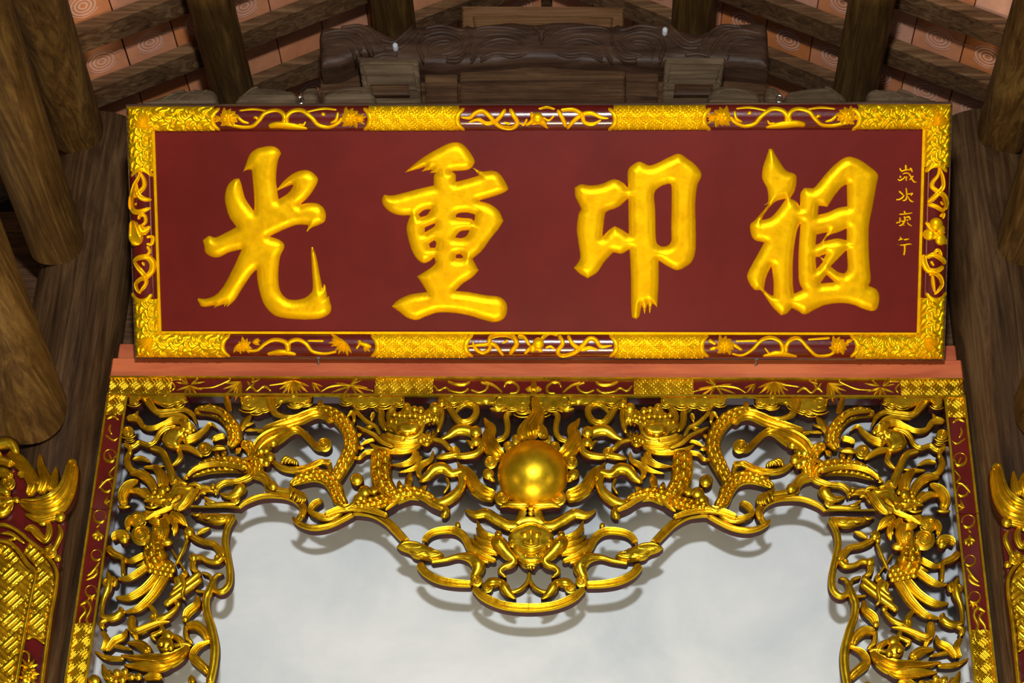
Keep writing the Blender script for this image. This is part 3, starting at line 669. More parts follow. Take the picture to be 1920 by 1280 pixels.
# ---- the four large characters
onboard = lambda: MB(PLQ, .006, lambda u, v: np.full_like(u, .012))
CH = {
 '1': ('370,250 385,205 410,140 440,108 480,90 550,80 595,95 617,128 600,165 588,230 584,300 590,360 640,300 700,255 760,236 810,245 852,285 850,320 820,375 780,425 742,458 790,448 850,452 890,480 907,525 898,570 860,592 812,612 782,638 792,592 720,592 640,620 545,665 600,685 632,710 636,740 610,800 600,880 600,960 612,1020 650,1065 700,1076 760,1066 800,1040 820,1000 815,880 810,780 812,735 822,735 845,800 868,920 886,1005 892,975 903,985 916,1060 926,1050 932,1085 942,1125 930,1165 880,1195 800,1205 700,1202 610,1190 555,1165 505,1105 478,1030 462,950 458,880 420,920 360,1010 320,1075 280,1112 262,1122 270,1102 245,1122 250,1104 180,1128 188,1112 130,1122 95,1118 74,1075 80,1066 130,1068 190,1045 240,990 300,880 360,750 280,770 215,800 165,798 125,770 118,730 108,690 150,662 190,672 250,645 325,605 280,540 256,460 252,400 270,335 310,295 345,290 360,330 385,420 440,500 442,440 434,330 425,236 395,236',
       ['592,370 690,330 690,345 660,385 600,425']),
 '2': ('240,252 310,190 380,140 460,95 530,62 590,58 640,90 690,165 688,200 650,235 545,245 570,265 572,312 640,295 722,270 680,220 740,244 810,240 860,265 908,345 900,372 840,400 720,435 790,455 850,500 880,565 850,615 790,690 740,760 680,810 720,885 680,930 620,970 570,1018 650,1025 760,1045 850,1056 895,1090 905,1140 885,1195 830,1222 760,1210 660,1180 560,1162 460,1160 390,1180 320,1207 260,1195 205,1155 155,1118 200,1075 280,1040 385,1025 350,970 320,925 430,850 432,800 400,828 355,838 310,800 280,740 258,660 252,600 275,530 210,530 150,510 105,470 92,430 105,395 160,400 240,382 340,355 428,335 428,275 445,255 402,255 420,235 380,240 350,246 375,215 310,235',
       ['330,525 365,498 408,490 385,525 345,540', '370,610 435,582 432,600 385,630 372,640', '398,715 430,692 442,705 438,738 405,738', '570,540 585,518 640,512 695,525 690,568 670,550 620,545', '568,672 600,635 660,625 640,660 610,675', '572,805 575,785 600,782 620,800 600,806']),
 '3': ('440,240 480,195 520,182 580,205 640,185 700,155 770,130 830,165 880,205 917,265 890,340 878,450 880,600 880,740 860,820 820,860 760,885 700,862 640,822 640,950 632,1105 625,1120 600,1100 580,1165 570,1100 548,1168 530,1110 515,1180 495,1202 465,1190 460,1100 458,900 450,750 400,778 345,770 290,830 240,900 180,938 130,910 90,870 130,805 118,700 108,620 120,520 135,485 100,410 95,350 135,328 200,335 270,325 350,295 410,318 440,350',
       ['612,390 650,345 705,325 722,355 720,600 718,700 680,730 640,720 622,680 618,500', '290,540 305,505 380,475 442,420 445,650 400,620 355,598 320,620 275,665']),
 '4': ('180,462 205,440 200,360 168,290 172,220 195,150 212,98 235,100 262,150 320,235 380,262 392,300 380,370 350,420 390,440 412,470 415,390 440,350 480,352 510,345 580,260 650,190 720,150 790,165 860,210 918,265 910,330 885,470 860,610 862,800 872,940 858,985 910,1010 928,1060 915,1130 880,1150 820,1135 760,1110 680,1098 580,1110 510,1140 445,1172 400,1150 360,1130 330,1165 290,1178 240,1130 200,1075 160,1018 115,1010 80,960 70,915 100,850 150,760 180,705 120,690 95,650 90,590 120,560 165,510 210,455',
       ['165,560 190,510 250,445 320,422 280,480 225,540', '180,1010 195,930 228,860 240,960 240,1050 215,1040', '415,580 390,650 370,800 368,960 375,1035 430,1010 405,950 402,800 408,680', '530,525 535,468 590,475 640,400 680,350 715,330 718,470 660,480 590,510', '515,720 520,655 590,640 550,700', '575,700 620,655 715,615 715,690 650,680', '515,800 545,800 560,830 520,875', '540,795 580,780 565,810', '612,860 715,755 720,870 700,905 660,895', '545,970 585,915 635,962 590,965']),
}
CH['4'][1][5] = '570,695 600,660 660,640 715,615 714,690 655,678'
NAMES = {'1': 'gilded character at the left end of the plaque', '2': 'second gilded character from the left', '3': 'third gilded character from the left', '4': 'gilded character at the right end beside the small inscription'}
for k, (o_, hs) in CH.items():
    q = onboard(); q.poly(k, o_, .015, 62, step=2.8, holes=hs, sharp=55, prof=.85, ostep=2.2, wmi=0)
    q.obj('character', [M_GOLDB, M_GOLDB], plq, smooth=60, label=NAMES[k])
SM = [('5', ['200,180,34 230,235,50 260,262,40', '348,105,50 352,190,60 352,230,40', '440,215,36 470,200,56 510,285,36', '235,275,36 300,245,40 400,225,36 460,235,30', '270,330,20 340,305,34 430,310,36', '420,310,40 470,390,50 520,480,46 560,520,46 620,515,16', '535,370,44 470,440,40 430,470,24', '215,360,50 225,430,56', '150,450,24 210,480,44 290,440,40 330,400,30', '360,390,40 362,500,44', '300,395,26 400,400,24']),
      ('5', ['180,735,56 240,780,50 290,830,44', '110,945,36 200,935,46 270,890,48 315,830,40', '355,655,36 370,760,46 372,880,44 340,950,50 265,965,24', '350,810,30 440,805,36 525,780,26', '525,790,30 460,850,34', '390,850,28 440,940,40 500,985,46 545,990,20']),
      ('6', ['300,120,30 345,180,60', '185,205,36 300,200,40 420,185,34 515,165,22', '200,275,40 215,340,44 180,420,50', '110,410,44 180,400,40', '300,250,40 330,300,56 310,390,56 250,460,44 180,478,20', '340,280,30 430,270,50 460,345,50', '360,350,40 420,340,40', '380,395,26 430,450,34 500,490,26', '230,370,24 320,370,40', '290,450,30 320,475,30']),
      ('6', ['210,740,34 240,800,44', '165,830,20 240,800,40 290,800,30', '300,815,36 370,805,40 435,790,26', '205,945,24 330,935,36 420,918,40 495,920,26', '320,940,60 325,1050,56 305,1190,50', '150,930,14 180,925,14'])]
for i, (c, L) in enumerate(SM):
    q = onboard()
    for t in L: q.S(c, 'r', t, hk=.5, step=1.0)
    q.obj('small_character', [M_GOLDB, M_GOLDB], plq)
# screw eyes that hold the plaque, nails under it
for px in (561, 1463):
    P = PLQ.world(np.array(uof(px, 196)), np.array(HP), np.array(-.02)); wb = WB()
    for k in range(18):
        a, b = 2*math.pi*k/18, 2*math.pi*(k+1)/18
        wb.rod((P[0]+.011*math.cos(a), P[1], P[2]+.022+.014*math.sin(a)), (P[0]+.011*math.cos(b), P[1], P[2]+.022+.014*math.sin(b)), .0025, None, 6, 1)
    wb.rod((P[0], P[1], P[2]-.01), (P[0], P[1], P[2]+.01), .0025, None, 6, 1)
    wb.obj('screw_eye', M_STEEL, plq)
# red painted lintel carrying the plaque
rb = empty('lintel', (0, 0, 4.86), 'red painted timber lintel between the plaque and the carved screen', 'lintel')
zt = float(at(1000, 709.5, -.03)[2])
zr = float(at(1000, 672, -.022)[2]); zu = float(at(1000, 645, .02)[2])
WB().box(-1.452, 1.452, -.022, .10, zt, zr, .004).obj('lintel_board', M_BEAM, rb)
WB().box(-1.447, 1.447, .02, .10, zr, zu, .004).obj('upper_board', M_BEAM, rb)
def nail(px, py, Y, ln, label, tilt=0, r=.003):
    P = at(px, py, Y); n = empty('nail', tuple(P), label, 'nail')
    Q = P+np.array([tilt, -ln, .0]); WB().rod(P+np.array([0, .004, 0]), Q, r, None, 8, 2).obj('shank', M_IRON, n)
    d = (Q-P)/ln; WB().rod(Q, Q+d*.003, r*2.2, None, 12, 1).obj('nail_head', M_IRON, n)
nail(597, 684, -.022, .05, 'bent iron nail in the red lintel below the first gilded character', .006)
nail(1416, 686, -.022, .05, 'iron nail in the red lintel below the rightmost gilded character', 0)
nail(706, 1271, .33, .035, 'small dark nail sticking out of the white wall', -.002)
# ------------------------------------------------------------------ carved and gilded screen: transom and two side panels
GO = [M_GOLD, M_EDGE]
def guv(px, py):
    u, v = GATE.uv(np.array([float(px)]), np.array([float(py)])); return float(u[0]), float(v[0])
ZT = guv(1000, 709)[1]; ZI = guv(1000, 744)[1]; XO = 1.45; XI = -guv(240, 745)[0]; ZJ = guv(175, 955)[1]; ZB = guv(125, 1330)[1]-.25
tr = empty('carved_transom', (0, 0, ZJ), 'gilded openwork transom with dragons around a golden pearl, below the red lintel', 'carving')
sd = {s: empty('carved_side_panel', (s*1.3, 0, ZB), 'gilded openwork side panel with a bird and scrolls, %s of the white opening' % n, 'carving', 'side panels of the carved screen') for s, n in ((-1, 'left'), (1, 'right'))}
FH = .004
def fillet(q, u0, u1, v0, v1): q.box(min(u0, u1), max(u0, u1), min(v0, v1), max(v0, v1), -.002, FH+.006)
rail_t = MB(GATE).box(-XO, XO, ZI, ZT, -.05, 0).obj('top_rail', [M_LAC], tr)
q = MB(GATE); fillet(q, -XO, XO, ZT-.007, ZT); fillet(q, -XO+.0, XO, ZI-.002, ZI+.006); q.obj('gilt_fillet', [M_GOLD], rail_t)
fret = lambda u, v: .0005+.0042*basket(u, v, .030, 3)
for a, b in ((205, 322), (703, 812), (1188, 1300), (1688, 1806)):
    MB(GATE).grid(max(-XO+.003, guv(a, 725)[0]), min(XO-.003, guv(b, 725)[0]), ZI+.005, ZT-.006, .0016, fret).obj('fret_band', [M_GOLD], rail_t, smooth=60)
rails = {}
for s in (-1, 1):
    for nm, par, z0, z1 in (('side_rail', tr, ZJ+.001, ZI), ('side_rail', sd[s], ZB, ZJ-.001)):
        r = MB(GATE).box(*sorted((s*XO, s*XI)), z0, z1, -.05, 0).obj(nm, [M_LAC], par); rails[s, par.name] = r
        q = MB(GATE); fillet(q, s*XO, s*(XO-.007), z0, z1); fillet(q, s*XI, s*(XI+.007), z0, z1); q.obj('gilt_fillet', [M_GOLD], r)
    za = guv(200, 778)[1]; MB(GATE).grid(*sorted((s*(XO-.006), s*(XI+.006))), za, ZI+.004, .0016, fret).obj('fret_band', [M_GOLD], rails[s, tr.name], smooth=60)
    za = guv(150, 1168)[1]; MB(GATE).grid(*sorted((s*(XO-.006), s*(XI+.006))), ZB+.05, za, .0016, fret).obj('fret_band', [M_GOLD], rails[s, sd[s].name], smooth=60)
# needle-leaf vines on the rails
def railvine(par, crop, strokes, fans=(), rings=(), balls=(), both=True, par2=None, name='gilt_vine', flw=()):
    q = MB(GATE, .004)
    for t in strokes: q.S(crop, 'r', nums(t)*np.array([1, 1, 1.4]), hk=.5, step=2)
    for f in fans: q.fan(crop, *f)
    for x, y, r in rings:
        q.S(crop, 'r', [(x+r*math.cos(a), y+r*math.sin(a), r*(.34+.2*math.sin(a))) for a in np.linspace(.6, 6.6, 14)], hk=.5, step=1.5)
    for b in balls: q.ball(crop, *b)
    for f in flw: q.flower(crop, *f)
    q.back = .003; q.obj(name, GO, par)
    if both: q.obj(name, GO, par2 or par, True)
railvine(rail_t, 'S', ['440,90,10 470,130,12 450,160,8', '620,140,8 740,130,8 860,80,8', '1120,120,8 1250,100,8', '1480,165,8 1560,125,12 1690,120,12 1850,160,8', '970,90,10 1000,125,14 1030,90,10', '960,160,10 1000,128,16 1040,160,12 1090,128,16 1140,160,10', '1860,80,10 1910,110,14 1880,150,10', '440,80,8 520,78,8'],
         [(575, 120, 20, 160, 5, 95, 18), (585, 110, -40, -10, 2, 90, 16), (560, 110, 190, 240, 3, 80, 14), (930, 95, 90, 175, 6, 130, 20), (1000, 100, -60, -20, 2, 60, 14), (1290, 85, 20, 165, 9, 120, 20), (1690, 115, 10, 60, 3, 120, 16), (1690, 120, 130, 190, 3, 130, 16), (1690, 110, -60, -20, 3, 90, 14), (1420, 100, 20, 70, 3, 80, 14)])
railvine(rail_t, 'Q', ['430,505,14 470,545,14 520,525,14 560,550,14 640,560,14 690,530,14', '530,480,12 590,500,18 660,500,18 700,480,12', '700,540,14 760,560,14 810,540,14 820,505,14 770,485,14', '800,485,14 870,510,16 930,560,14', '940,525,10 960,490,16 1010,490,16 1045,525,16 1030,560,14 980,565,12', '1060,570,10 1100,575,10'])
q = MB(GATE, .003)
for a in (0, 90, 180, 270): q.leaf('Q', 1155, 535, a-90, 62, 44)
q.ball('Q', 1155, 532, 16); q.obj('gilt_flower', GO, rail_t)
for s in (0,):
    railvine(rails[-1, tr.name], 'X', ['800,580,10 850,560,16 890,590,12', '830,620,10 820,660,14 840,700,10', '790,700,10 850,740,12 890,720,8', '870,930,10 820,990,14 850,1030,14', '740,1100,10 800,1040,14 840,1030,10', '790,1180,10 830,1200,12'], rings=[(825, 855, 46), (798, 1085, 42)], fans=[(840, 900, 200, 300, 3, 60, 16), (780, 1210, -60, 30, 3, 70, 16)], par2=rails[1, tr.name])
    railvine(rails[-1, sd[-1].name], 'G', ['170,180,18 210,160,22 260,185,18', '130,480,10 180,440,20 230,370,14', '120,510,10 200,470,16 215,420,8', '80,700,14 130,670,20 160,720,18 130,800,18 150,860,18 140,920,10', '90,690,12 120,740,18 80,800,16 75,860,8', '140,935,8 150,985,12', '60,940,8 70,990,10', '230,90,8 200,120,12'],
             rings=[(228, 30, 46), (205, 320, 40), (162, 590, 42)], balls=[(210, 150, 20), (195, 185, 20), (235, 185, 20), (215, 200, 16)], fans=[(160, 620, 40, 120, 3, 60, 18)], par2=rails[1, sd[1].name])

# -------- ornament: every element is traced on the left and mirrored to the right
def element(name, build, par, par2=None, both=True, sub=None, mats=GO, back=.034, label=None, rest=None):
    q = MB(GATE, back); build(q); r = [q.obj(name, mats, par, label=label, rest=rest)]
    if both: r.append(q.obj(name, mats, par2 or par, True, label=label, rest=rest))
    return r
def SS(q, crop, rows, **k):
    for r in rows: q.S(crop, r[0], nums(r[1])*np.array([1, 1, 1.12]), **{**k, **(r[2] if len(r) > 2 else {})})
# scalloped lower border of the transom
def b1(q):
    SS(q, 'A', [('v', '1085,1072,26 1160,1012,40 1300,962,42 1450,958,42 1560,980,44 1640,1030,50 1668,1100,52 1630,1175,44 1598,1200,20')])
    SS(q, 'M', [('v', '-58,88,20 -20,135,40 60,178,44 160,192,46 280,170,44 400,115,44 500,60,44'), ('v', '470,50,60 560,48,60 680,75,54 790,140,54 870,220,52 950,310,48'),
                ('r', '130,60,10 180,105,40 270,115,46 360,80,44 410,20,36', {'lz': .006}), ('g', '40,110,20 60,30,40 30,-40,40', {'lz': .006})])
    SS(q, 'C', [('g', '222,395,50 270,458,48 350,503,48 450,524,46 570,532,40'), ('g', '572,548,34 640,612,50 740,660,50 840,680,50 950,686,52'),
                ('g', '0,100,30 60,158,38 110,212,38 156,262,34')])
element('scalloped_border', b1, tr)
def b2(q):
    q.poly('C', '80,290 110,265 180,256 250,272 330,308 385,338 372,366 300,382 200,368 165,338 110,316', .018, 30)
    SS(q, 'C', [('r', '105,292,16 150,272,18 225,282,18 240,302,16 190,308,14 120,304,12', {'lz': .014}), ('r', '175,335,14 215,352,18 265,340,18 300,362,18 365,350,16 345,330,14 295,332,12', {'lz': .014})])
    SS(q, 'C', [('r', '300,388,26 400,372,28 480,352,34 560,362,64 606,408,84 596,455,64 565,500,40')]); q.curl('C', 595, 508, 40, 1.3, 200, 1)
    SS(q, 'C', [('g', '256,268,34 275,228,38 320,198,40 395,184,44 465,190,46 520,230,46 555,300,44 600,350,40')]); q.ball('C', 475, 156, 18, .9, .01)
    SS(q, 'C', [('r', '935,452,22 925,510,26 880,562,28 815,582,26 775,555,24 782,512,14'), ('r', '650,530,40 700,520,60 755,520,40 770,545,60 800,590,50 850,628,16')]); q.curl('C', 665, 548, 38, 1.2, 180, -1)
element('scroll_knot', b2, tr)
# guardian mask over a bat-winged pair of cranes
def mk(q):
    q.poly('C', '808,200 870,162 945,138 1020,162 1082,200 1088,270 1050,340 1000,388 962,432 942,442 890,422 850,372 820,322 800,262', .016, 30)
    SS(q, 'C', [('t', '872,214,10 905,228,34 945,208,30 985,228,34 1016,214,10'), ('g', '838,300,20 880,318,40 945,338,46 1010,318,40 1052,300,20'), ('r', '895,250,14 905,288,18 945,302,20 985,288,18 995,250,14'), ('r', '920,262,10 945,284,14 970,262,10'),
                ('r', '890,350,12 912,358,16 930,352,10'), ('r', '960,352,10 980,358,16 1000,350,12'), ('g', '862,378,14 900,398,26 945,402,30 990,398,26 1028,378,14'), ('r', '808,206,14 870,172,16 945,150,18 1020,172,16 1082,206,14'), ('r', '925,60,20 945,64,24 965,60,20'), ('r', '925,85,20 945,90,26 970,85,20'), ('r', '905,424,10 945,416,18 985,424,10')], lz=.015)
    for x, d_ in ((826, 1), (1064, -1)): q.curl('C', x, 278, 28, 1.3, 90, d_, lz=.014)
    for x in (800, 1092): q.ball('C', x, 290, 12, .8, .01)
    q.ball('C', 945, 262, 14, .9, .018); q.ball('C', 927, 434, 12, .8, .014); q.ball('C', 963, 434, 12, .8, .014)
mask = element('guardian_mask', mk, tr, both=False)[0]
def wing(q):
    SS(q, 'C', [('g', '515,222,14 565,300,40 635,352,44 722,384,22'), ('g', '556,232,12 610,294,40 670,326,44 738,338,22'), ('g', '575,212,10 630,262,38 690,290,42 750,300,20'), ('g', '590,166,8 640,226,36 700,254,40 745,260,20'), ('g', '597,116,8 622,182,34 668,222,38 730,230,18'), ('r', '560,330,10 610,372,26 680,392,20')], hk=.5)
    SS(q, 'C', [('r', '698,238,56 742,280,92 786,334,74 834,384,52 816,412,42 770,428,38 748,458,32 788,494,12', {'lz': .008})]); q.ball('C', 745, 280, 18, .9, .03); q.ball('C', 735, 218, 24, .8, .01)
element('crane_wing', wing, mask)
def st2(q):
    SS(q, 'C', [('r', '518,50,10 585,85,46 655,76,62 725,118,64 800,156,66 880,150,60', {'hk': .3})])
    q.poly('C', '858,0 1032,0 1020,60 1040,120 1080,190 945,150 810,190 850,120 870,60', .012, 40)
    SS(q, 'C', [('r', '745,45,10 800,30,40 880,34,50 945,22,50', {'lz': .012})])
element('pearl_stand', st2, tr)
# pearl
P = GATE.world(np.array(guv(999.5, 893)[0]), np.array(guv(999.5, 893)[1]), np.array(.015)); rr = .1165; V = []; Fc = []; nu, nv = 64, 40
for j in range(nv+1):
    for i in range(nu):
        a, b = 2*math.pi*i/nu, math.pi*j/nv; V.append((P[0]+rr*math.sin(b)*math.cos(a), P[1]+rr*.86*math.sin(b)*math.sin(a), P[2]+rr*math.cos(b)))
for j in range(nv):
    for i in range(nu): Fc.append((j*nu+i, (j+1)*nu+i, (j+1)*nu+(i+1) % nu, j*nu+(i+1) % nu))
pearl = meshobj('pearl', V, Fc, [M_PEARL], tr, None, 180); pearl['label'] = 'burnished golden ball at the centre of the transom'
def fl0(q):
    SS(q, 'D', [('g', '856,520,230 836,430,200 872,345,160 908,260,110 880,180,84 858,80,50'), ('g', '780,520,120 745,440,110 790,340,70 850,250,40 852,170,20', {'lz': .006}), ('g', '930,520,120 950,450,90 905,380,60', {'lz': .020})], hk=.34, lz=.010)
element('flame', fl0, pearl, both=False)
def fl1(q):
    SS(q, 'D', [('g', '560,690,90 480,640,150 425,560,150 408,480,130 432,400,105 392,340,60 362,280,12'), ('g', '480,1075,110 370,1045,130 278,980,130 232,885,110 190,820,80 125,772,46 96,735,10'), ('v', '640,225,40 585,270,56 598,370,56 588,450,54 540,500,50 470,520,40')], hk=.42)
    q.curl('D', 545, 1095, 80, 1.5, 0, 1, lz=.01); q.curl('D', 430, 740, 66, 1.4, 180, 1, lz=.01); q.ball('D', 405, 850, 60, .6, .004); q.curl('D', 610, 570, 60, 1.2, 90, 1); q.curl('D', 690, 505, 54, 1.2, 90, -1, lz=.004)
    SS(q, 'D', [('r', '400,800,40 420,880,60 470,920,30')])
element('flame', fl1, pearl)
# clouds under the top rail
def cl(q, crop, lobes, stem=None):
    for x, y, r in lobes: q.curl(crop, x, y, r, 1.3, (x*7) % 360, 1 if int(x) % 2 else -1, lz=.002)
    if stem:
        q.poly(crop, stem, .009, 16)
        for x, y, r in lobes:
            for k_ in (1.25, 1.7): q.S(crop, 'r', [(x+r*k_*math.cos(a), y+r*k_*.8*math.sin(a), r*.2) for a in np.linspace(.5, 2.4, 6)], lz=.007, hk=.6, step=2)
def c1(q): cl(q, 'D', [(520, 135, 70), (640, 150, 60), (750, 180, 80)], '430,60 840,60 830,200 760,225 640,235 590,200 520,225 430,200 470,150'); SS(q, 'D', [('v', '420,205,20 500,222,40 580,190,30')], lz=.01)
def c2(q): cl(q, 'B', [(1400, 260, 44), (1480, 250, 48), (1880, 250, 40)], '1350,205 1918,205 1870,300 1780,280 1690,290 1560,280 1430,300 1370,260')
def c3(q): cl(q, 'B', [(520, 235, 48), (660, 255, 56), (750, 240, 54), (860, 250, 58), (1000, 245, 50), (60, 240, 56), (160, 250, 44)], '475,205 1050,205 1030,270 940,300 850,300 740,300 660,340 580,300 500,270')
def c4(q): cl(q, 'A', [(1180, 120, 70), (1250, 170, 50), (1310, 150, 50), (1390, 110, 54), (1600, 110, 54), (1680, 105, 46)], '1098,60 1750,60 1740,110 1680,140 1600,140 1500,120 1440,160 1330,212 1240,205 1150,160 1105,120')
def c5(q): cl(q, 'A', [(150, 100, 46), (450, 100, 50), (540, 110, 50), (590, 85, 34), (100, 380, 50), (110, 430, 40)], '95,50 625,50 610,100 540,140 470,155 390,150 300,110 200,90 180,160 110,140')
for f_ in (c1, c2, c3, c4, c5): element('cloud', f_, tr)
# ---- dragon beside the pearl
def dbody(q):
    SS(q, 'B', [('s', '175,338,40 320,336,90 440,392,110 530,490,120 572,610,125 550,730,120 490,840,110 440,930,100 400,985,80', {'lz': .0}), ('s', '20,1012,50 120,955,80 250,925,100 360,955,115 430,1040,120 460,1130,110 520,1210,90', {'lz': .004}),
                ('s', '835,690,150 838,790,170 835,880,170 850,980,165 900,1060,150 960,1120,110', {'lz': .002}), ('s', '560,1215,90 700,1200,110 840,1170,120 980,1120,120 1100,1085,110 1230,1110,90 1320,1145,60', {'lz': .006}),
                ('r', '590,1130,40 640,1110,60 690,1130,50 720,1180,30'), ('g', '880,1255,14 960,1190,36 1010,1140,40 1110,1105,40 1230,1150,44 1300,1200,40 1400,1250,30', {'lz': .02}),
                ('g', '330,1290,40 480,1240,60 620,1225,60 760,1250,50 900,1300,40', {'lz': .016}), ('r', '440,1180,30 520,1240,44 600,1190,40 620,1120,30', {'lz': .02})])
    for x, y, r in ((620, 960, 60), (690, 1070, 60), (770, 1060, 44), (650, 1120, 46), (1040, 1080, 28), (1090, 1060, 26), (1140, 1060, 24)): q.ball('B', x, y, r, .7, .006)
dr = element('dragon', dbody, tr, label='gilded dragon beside the pearl', rest='coil')
def dfin(q):
    for x, y, a, L, w in ((300, 330, -105, 100, 56), (1080, 1030, -92, 150, 70), (1010, 1030, -110, 70, 50), (1180, 1080, -60, 100, 60), (940, 1030, -125, 70, 44), (560, 470, -60, 60, 44), (610, 560, -30, 60, 44), (630, 660, 0, 56, 44), (90, 940, -110, 50, 40), (180, 910, -100, 50, 40), (270, 890, -95, 50, 40), (350, 900, -80, 50, 40), (430, 960, -40, 50, 40)):
        q.leaf('B', x, y, a, L, w, 12)
def dhead(q):
    q.poly('B', '880,430 950,385 1000,340 1050,292 1130,300 1200,338 1280,300 1370,262 1412,292 1390,380 1376,470 1345,560 1285,640 1200,645 1050,615 960,565 880,510', .014, 40, holes=['1212,505 1255,465 1325,452 1345,500 1300,552 1240,545'])
    q.poly('B', '980,490 1040,458 1150,462 1205,498 1160,560 1060,585 992,548', .018, 34, lz=.012)
    q.curl('B', 1125, 515, 44, 1.3, 150, 1, lz=.024); q.ball('B', 1385, 292, 36, .9, .02); q.ball('B', 1320, 320, 50, .8, .012); q.ball('B', 1195, 348, 34, .9, .016); q.ball('B', 1140, 340, 30, .9, .018); q.curl('B', 1070, 312, 36, 1.2, 0, 1, lz=.012)
    for k, (x, y) in enumerate(((960, 385), (1005, 392), (1050, 396), (1098, 392), (1146, 396), (1190, 408), (1232, 400), (1272, 388))): q.ball('B', x, y, 26, .8, .018)
    for k, (x, y) in enumerate(((930, 440), (975, 446), (1180, 450), (1225, 440), (1290, 425), (1330, 405))): q.ball('B', x, y, 22, .8, .014)
    SS(q, 'B', [('g', '830,560,60 910,625,86 1010,650,92 1120,645,80 1210,622,50', {'lz': .004}), ('g', '735,640,20 830,690,44 950,712,50 1080,705,50 1190,650,40', {'lz': .006}), ('r', '985,570,20 1060,598,30 1150,585,34 1205,530,30 1230,470,24 1300,440,20', {'lz': .016}), ('r', '1385,300,24 1392,380,34 1380,460,34 1345,545,30', {'lz': .012}),
                ('r', '1290,600,26 1390,625,40 1440,670,44 1470,700,40', {'lz': .01}), ('r', '880,470,20 960,520,34 1000,590,30', {'lz': .012}), ('r', '1200,640,24 1250,655,44 1285,625,30', {'lz': .016}), ('t', '1050,430,10 1110,436,34 1170,430,10', {'lz': .014})])
    for x, y in ((1225, 605), (1268, 590), (1195, 618)): q.ball('B', x, y, 28, .9, .016)
    q.curl('B', 1500, 710, 50, 1.5, 200, 1, lz=.006)
    SS(q, 'B', [('r', '1330,760,30 1420,745,60 1530,725,50')])
    for x, y in ((1245, 560), (1275, 566), (1305, 552)): q.leaf('B', x, y+8, -85, 44, 22, 0, lz=.01)
    for x, y in ((1270, 452), (1305, 446)): q.leaf('B', x, y-4, 85, 36, 18, 0, lz=.01)
def dmane(q):
    SS(q, 'B', [('v', '845,85,10 868,160,24 940,225,40 962,300,48 915,365,52 905,440,50'), ('v', '700,268,14 780,298,40 838,350,58 842,430,60 880,515,50'), ('v', '535,195,8 590,260,30 622,350,36 700,430,36 785,480,34 830,555,24'), ('v', '620,498,12 700,540,28 780,580,32 845,642,36 950,690,24', {'lz': .022}),
                ('g', '545,742,8 640,762,30 700,715,40 790,700,46'), ('g', '645,650,8 720,610,34 790,600,30'), ('g', '1160,690,60 1130,775,66 1050,818,50 930,826,10'), ('g', '1190,735,50 1165,830,46 1100,868,36 990,892,8'), ('g', '1305,690,10 1285,775,44 1205,825,56 1175,895,50 1225,975,26'), ('g', '530,400,8 580,350,40 600,440,24'), ('g', '740,400,10 770,360,34 750,430,20'), ('g', '690,490,30 760,490,40', {}), ('g', '880,560,30 960,600,40 1060,620,40', {'lz': .02})], hk=.42)
def dleg(q):
    SS(q, 'B', [('r', '1180,975,30 1250,930,70 1320,860,96 1400,850,90 1470,900,70 1560,880,60 1640,880,40', {'hk': .4}), ('r', '1545,880,50 1565,1000,70 1490,1100,84 1380,1160,80 1300,1140,50', {'hk': .4}), ('g', '1520,790,8 1560,860,50 1600,930,60 1620,960,30'), ('r', '1420,930,20 1445,1000,26 1400,1080,20'), ('v', '-10,860,40 80,868,50 190,845,50 300,800,50 370,830,46 380,900,30'), ('r', '1350,1160,40 1420,1240,70 1380,1300,50')])
    for k in range(4): q.S('B', 'r', [(10+36*k, 1030+16*k, 22), (40+36*k, 1060+16*k, 32), (30+34*k, 1110+18*k, 30), (20+34*k, 1140+16*k, 12)], lz=.014)
for d_, mir in zip(dr, (False, True)):
    for nm, f_ in (('fin', dfin), ('head', dhead), ('mane', dmane), ('leg', dleg)):
        q = MB(GATE, .03); f_(q); q.obj(nm, GO, d_, mir)
def ring(q):
    SS(q, 'B', [('v', '1350,230,50 1440,300,60 1500,390,60 1560,448,60 1645,432,56 1690,370,56 1685,310,60 1610,275,50 1540,310,40 1505,362,20'), ('r', '1345,610,20 1440,562,56 1530,505,92 1625,515,92 1690,575,64 1735,645,60 1705,712,64 1600,742,60 1500,742,44', {'hk': .4}), ('r', '1600,610,10 1640,640,34 1660,690,30', {'lz': .01})])
    q.ball('B', 1690, 540, 54, .7, .016); q.ball('B', 1690, 625, 44, .7, .012)
element('scroll_ring', ring, tr)
# ---- serpentine dragon of the outer half
def sbody(q):
    SS(q, 'A', [('s', '690,205,50 800,190,84 900,210,95 985,270,105 1040,350,120 1060,420,120 1035,480,90 1000,530,40'), ('s', '590,815,26 700,745,84 830,695,118 980,678,130 1110,690,120 1210,730,90'),
                ('g', '640,812,20 720,745,40 850,706,46 1000,706,46 1160,742,44', {'lz': .024}), ('s', '1110,480,60 1190,520,100 1240,590,120 1260,680,120 1230,760,80', {'lz': -.004}), ('g', '740,215,20 860,222,36 940,250,36 990,320,20', {'lz': .03})])
sn = element('serpent_dragon', sbody, tr, label='gilded serpent dragon in the outer corner', rest='coil')
def sfin(q):
    for x, y, a, L, w in ((1020, 200, -118, 180, 60), (1110, 370, -70, 180, 70), (1060, 580, -60, 80, 50), (960, 600, -100, 80, 50), (900, 610, -110, 70, 44), (1120, 640, -30, 90, 40), (780, 680, -100, 50, 36), (860, 655, -100, 50, 36), (940, 640, -95, 50, 36), (1020, 640, -90, 50, 36), (1150, 330, -35, 90, 30), (1150, 370, -15, 120, 30), (1200, 370, -15, 140, 30), (1260, 380, -10, 120, 30), (820, 160, -80, 40, 40), (740, 180, -100, 40, 40)):
        q.leaf('A', x, y, a, L, w, 14)
